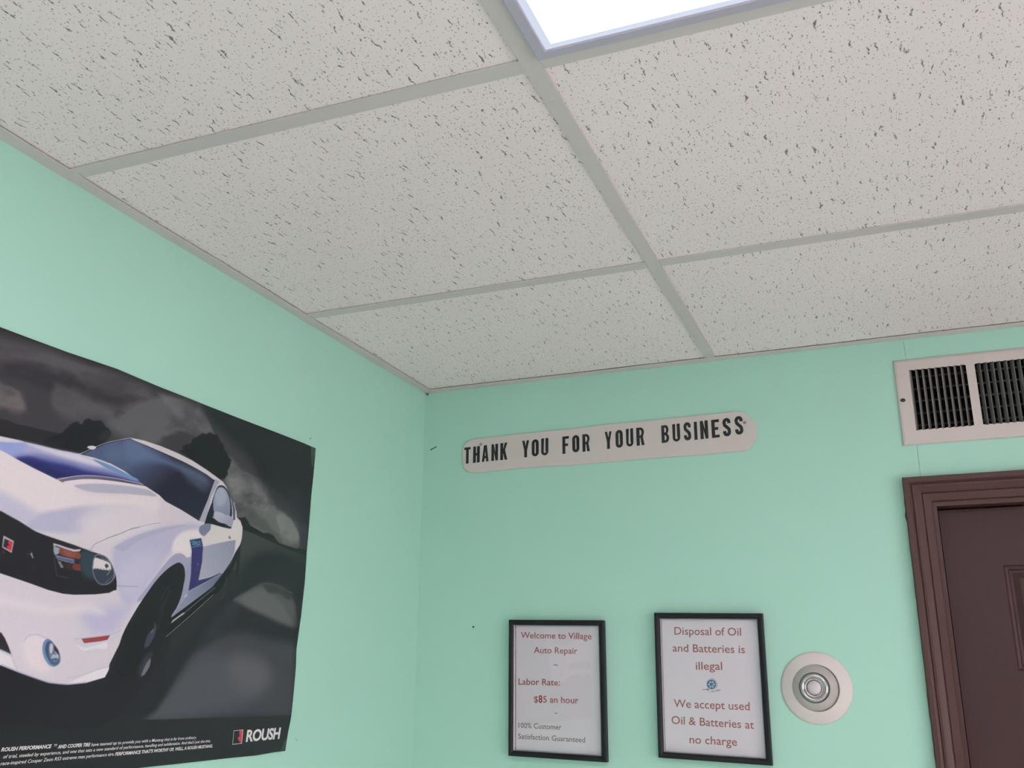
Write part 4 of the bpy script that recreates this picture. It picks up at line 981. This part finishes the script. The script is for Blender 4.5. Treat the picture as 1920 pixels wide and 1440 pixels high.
def fbm(x, y, seed):
    return sum(value_noise(x*2**k, y*2**k, seed+k)*.5**k for k in range(5))/1.9375

def paint_art(U, V):
    """colour (sRGB 0..1) of the printed picture at poster coordinates U, V in tenths of a millimetre"""
    col = np.zeros(U.shape+(3,)) + np.array([50, 50, 54])/255.
    cloud = fbm(U/620.+V/1100., V/300.-U/1100., 11)
    for (c, g, soft, sm, alpha, noise, flat) in ART:
        P = np.array(flat, float).reshape(-1, 2)
        isline = isinstance(g, tuple) and g[0] == 'L'
        if sm: P = smooth_loop(P, not isline)
        w = g[1]*7.0 if isline else 0
        s = max(soft*(15.0 if soft >= 2.5 else 7.0), 4.0)
        x0, y0 = P.min(0)-s-w; x1, y1 = P.max(0)+s+w
        m = (U >= x0) & (U <= x1) & (V >= y0) & (V <= y1)
        if not m.any(): continue
        x = U[m]; y = V[m]
        d2 = np.full(x.shape, 1e18); inside = np.zeros(x.shape, bool)
        Q = P if isline else np.vstack([P, P[:1]])
        for i in range(len(Q)-1):
            (ax, ay), (bx, by) = Q[i], Q[i+1]
            ex, ey = bx-ax, by-ay; L2 = ex*ex+ey*ey
            if L2 < 1e-9: continue
            px = x-ax; py = y-ay
            t = np.clip((px*ex+py*ey)/L2, 0, 1)
            d2 = np.minimum(d2, (px-t*ex)**2+(py-t*ey)**2)
            if not isline:
                inside ^= ((ay > y) != (by > y)) & (x < ex*(y-ay)/(by-ay if by != ay else 1e-9)+ax)
        d = np.sqrt(d2)
        sd = d-w/2 if isline else np.where(inside, -d, d)
        if noise: sd = sd+noise*(cloud[m]-.5)*np.maximum(s*4.0, 260.)
        a = np.clip(.5-sd/(2*s), 0, 1); a = a*a*(3-2*a)*alpha
        if noise: a = np.clip(a*(1+noise*(cloud[m]-.5)*2.4), 0, 1)
        cc = np.array(c)/255.
        if g and not isline:
            (g1, p0, p1) = g
            dx, dy = p1[0]-p0[0], p1[1]-p0[1]
            t = np.clip(((x-p0[0])*dx+(y-p0[1])*dy)/(dx*dx+dy*dy), 0, 1)[:, None]
            cc = cc*(1-t)+np.array(g1)/255.*t
        col[m] = col[m]*(1-a[:, None])+cc*a[:, None]
    col *= (1+(fbm(U/26., V/26., 3)-.5)*.03)[..., None]
    return col


def edge(tab, x):
    xs_ = [q[0] for q in tab]; vs_ = [q[1] for q in tab]
    return np.interp(x, xs_, vs_)
RIGHT = [(1.6130, -.5100), (1.6443, -.5074), (1.673, -.5032), (1.7618, -.4990), (1.7919, -.5005), (1.8538, -.4920), (1.917, -.4880), (1.978, -.4876), (2.0906, -.4856), (2.1875, -.4798)]
TOP = [(-1.395, 2.1815), (-1.2349, 2.1828), (-1.1224, 2.1843), (-1.0262, 2.1886), (-.9312, 2.1870), (-.8119, 2.1867), (-.644, 2.1877), (-.5219, 2.1883), (-.4798, 2.1875)]
BOTTOM = [(-1.395, 1.6135), (-.885, 1.6129), (-.7831, 1.6127), (-.6584, 1.6126), (-.60, 1.6122), (-.5446, 1.6140), (-.5098, 1.6143)]
def stand_off(y, z):
    """how far the loosely hung sheet stands off the wall"""
    e = np.clip((y+.80)/.30, 0, 1)**2
    return .0016+e*(.0030*np.abs(np.sin((z-1.60)*8.3))+.0012*np.sin((z-1.6)*21.))*np.clip((z-1.613)*20, 0, 1)*np.clip((2.19-z)*16, 0, 1)+.0010*np.sin(y*13.)**2
def build_poster():
    NU, NV = 832, 826
    s, t = np.meshgrid(np.linspace(0, 1, NU), np.linspace(0, 1, NV))
    z = PZ0+t*(2.1875-PZ0)
    yr = edge(RIGHT, z)
    y = PY0+s*(yr-PY0)
    zb = edge(BOTTOM, y); zt = edge(TOP, y)
    z = zb+t*(zt-zb)
    col = paint_art((y-PY0)*10000, (z-PZ0)*10000)
    c = np.where(col <= .04045, col/12.92, ((col+.055)/1.055)**2.4)/LIGHT_LEVEL
    c = np.clip(c-.012, .003, .92)
    x = stand_off(y, z)
    front = np.stack([x, y, z], -1).reshape(-1, 3)
    idx = np.arange(NU*NV).reshape(NV, NU)
    F = np.stack([idx[:-1, :-1], idx[:-1, 1:], idx[1:, 1:], idx[1:, :-1]], -1).reshape(-1, 4)
    # paper back, coarser, and the closing edge strips
    sb = np.linspace(0, NU-1, 53).astype(int); tb = np.linspace(0, NV-1, 60).astype(int)
    rim = np.concatenate([idx[0, :], idx[1:, -1], idx[-1, -2::-1], idx[-2:0:-1, 0]])
    rimv = front[rim]-np.array([.0003, 0, 0]); base = len(front)
    k = np.arange(len(rim)); kn = (k+1) % len(rim)
    E_ = np.stack([rim[k], base+k, base+kn, rim[kn]], -1)
    V = np.vstack([front, rimv]); Q = np.vstack([F, E_])
    me = bpy.data.meshes.new('printed_sheet')
    me.vertices.add(len(V)); me.vertices.foreach_set('co', V.ravel())
    me.loops.add(Q.size); me.loops.foreach_set('vertex_index', Q.ravel().astype(np.int32))
    me.polygons.add(len(Q)); me.polygons.foreach_set('loop_start', np.arange(0, Q.size, 4, dtype=np.int32))
    me.polygons.foreach_set('use_smooth', np.ones(len(Q), bool))
    me.update(calc_edges=True)
    at = me.color_attributes.new('print', 'FLOAT_COLOR', 'POINT')
    rgba = np.ones((len(V), 4), np.float32); rgba[:len(front), :3] = c.reshape(-1, 3); rgba[len(front):, :3] = c.reshape(-1, 3)[rim]
    at.data.foreach_set('color', rgba.ravel())
    return me
t = M('glossy_poster_print')
va = t.add('ShaderNodeVertexColor', layer_name='print')
t.lk(va, 'Color', t.b, 'Base Color')
t.b.inputs['Roughness'].default_value = .38; t.b.inputs['Specular IOR Level'].default_value = .42
poster = thing('poster', (.0, -.94, 1.90), 'large dark poster of a white sports car taped to the left wall', 'poster')
link_mesh('printed_sheet', build_poster(), t.m, poster)
def on_poster(y, z, h):
    return (float(stand_off(np.array(y), np.array(z)))+h, y, z)
# emblem and lettering at the bottom right
lb = [(-.6670, 1.6335), (-.6421, 1.6338), (-.6421, 1.6563), (-.6672, 1.6559)]
box_in = [(-.6662, 1.6343), (-.6430, 1.6346), (-.6430, 1.6555), (-.6664, 1.6551)]
ring = []
for k in range(4):
    a, b = lb[k], lb[(k+1) % 4]; c, d = box_in[(k+1) % 4], box_in[k]
    ring.append([a, b, c, d])
logo = flat('emblem_outline', ring, .0002, white_print, poster, on_poster)
flat('emblem_red_half', [[(-.6508, 1.6551), (-.6431, 1.6553), (-.6431, 1.6347), (-.6500, 1.6380), (-.6546, 1.6430), (-.6500, 1.6466), (-.6520, 1.6520)]], .00022, red_print, poster, on_poster)
text_on('brand_lettering', 'ROUSH', (-.6319, 1.6366), (-.5320, 1.6368), .0172, .0002, on_poster, white_print, poster, .030, .06, spacing=.94)
CAPT = [
 [('ROUSH PERFORMANCE', -1.1312, -1.0520, 1.6505, .0042, .030), ('TM', -1.0480, -1.0430, 1.6520, .0026, .0), ('AND COOPER TIRE', -1.0412, -.9832, 1.6488, .0042, .030), ('have teamed up to provide you with a Mustang that is far from ordinary.', -.9815, -.7605, 1.6484, .0040, .006)],
 [('of trial, steeled by experience, and one that sets a new standard of performance, handling and exhilaration. And that\'s just the tire.', -1.1265, -.7249, 1.6420, .0040, .006)],
 [('race-inspired Cooper Zeon RS3 extreme max performance tire.', -1.1290, -.9359, 1.6342, .0040, .006), ('PERFORMANCE THAT\'S WORTHY OF, WELL, A ROUSH MUSTANG.', -.9342, -.7180, 1.6330, .0042, .028)],
]
for row in CAPT:
    for (s, ya, yb, zb, cap, bold) in row:
        dz = (.0 if s == 'TM' else -.0008*(yb-ya)/.2)
        text_on('caption_line', s, (ya, zb), (yb, zb+dz), cap, .0002, on_poster, white_print, poster, bold, .22)
# clear tape over the right-hand corners
def tape(pts, h): 
    return flat('tape', [pts], h, tape_mat, poster, lambda y, z, q: (float(stand_off(np.array(min(y, -.4835)), np.array(z)))*(1 if y < -.479 else .45)+q, y, z), .0001)
tape([(-.4985, 2.1880), (-.4930, 2.1500), (-.4836, 2.1490), (-.4806, 2.1872)], .0003)
tape([(-.5260, 1.6150), (-.5170, 1.6330), (-.5098, 1.6320), (-.5105, 1.6150)], .0003)
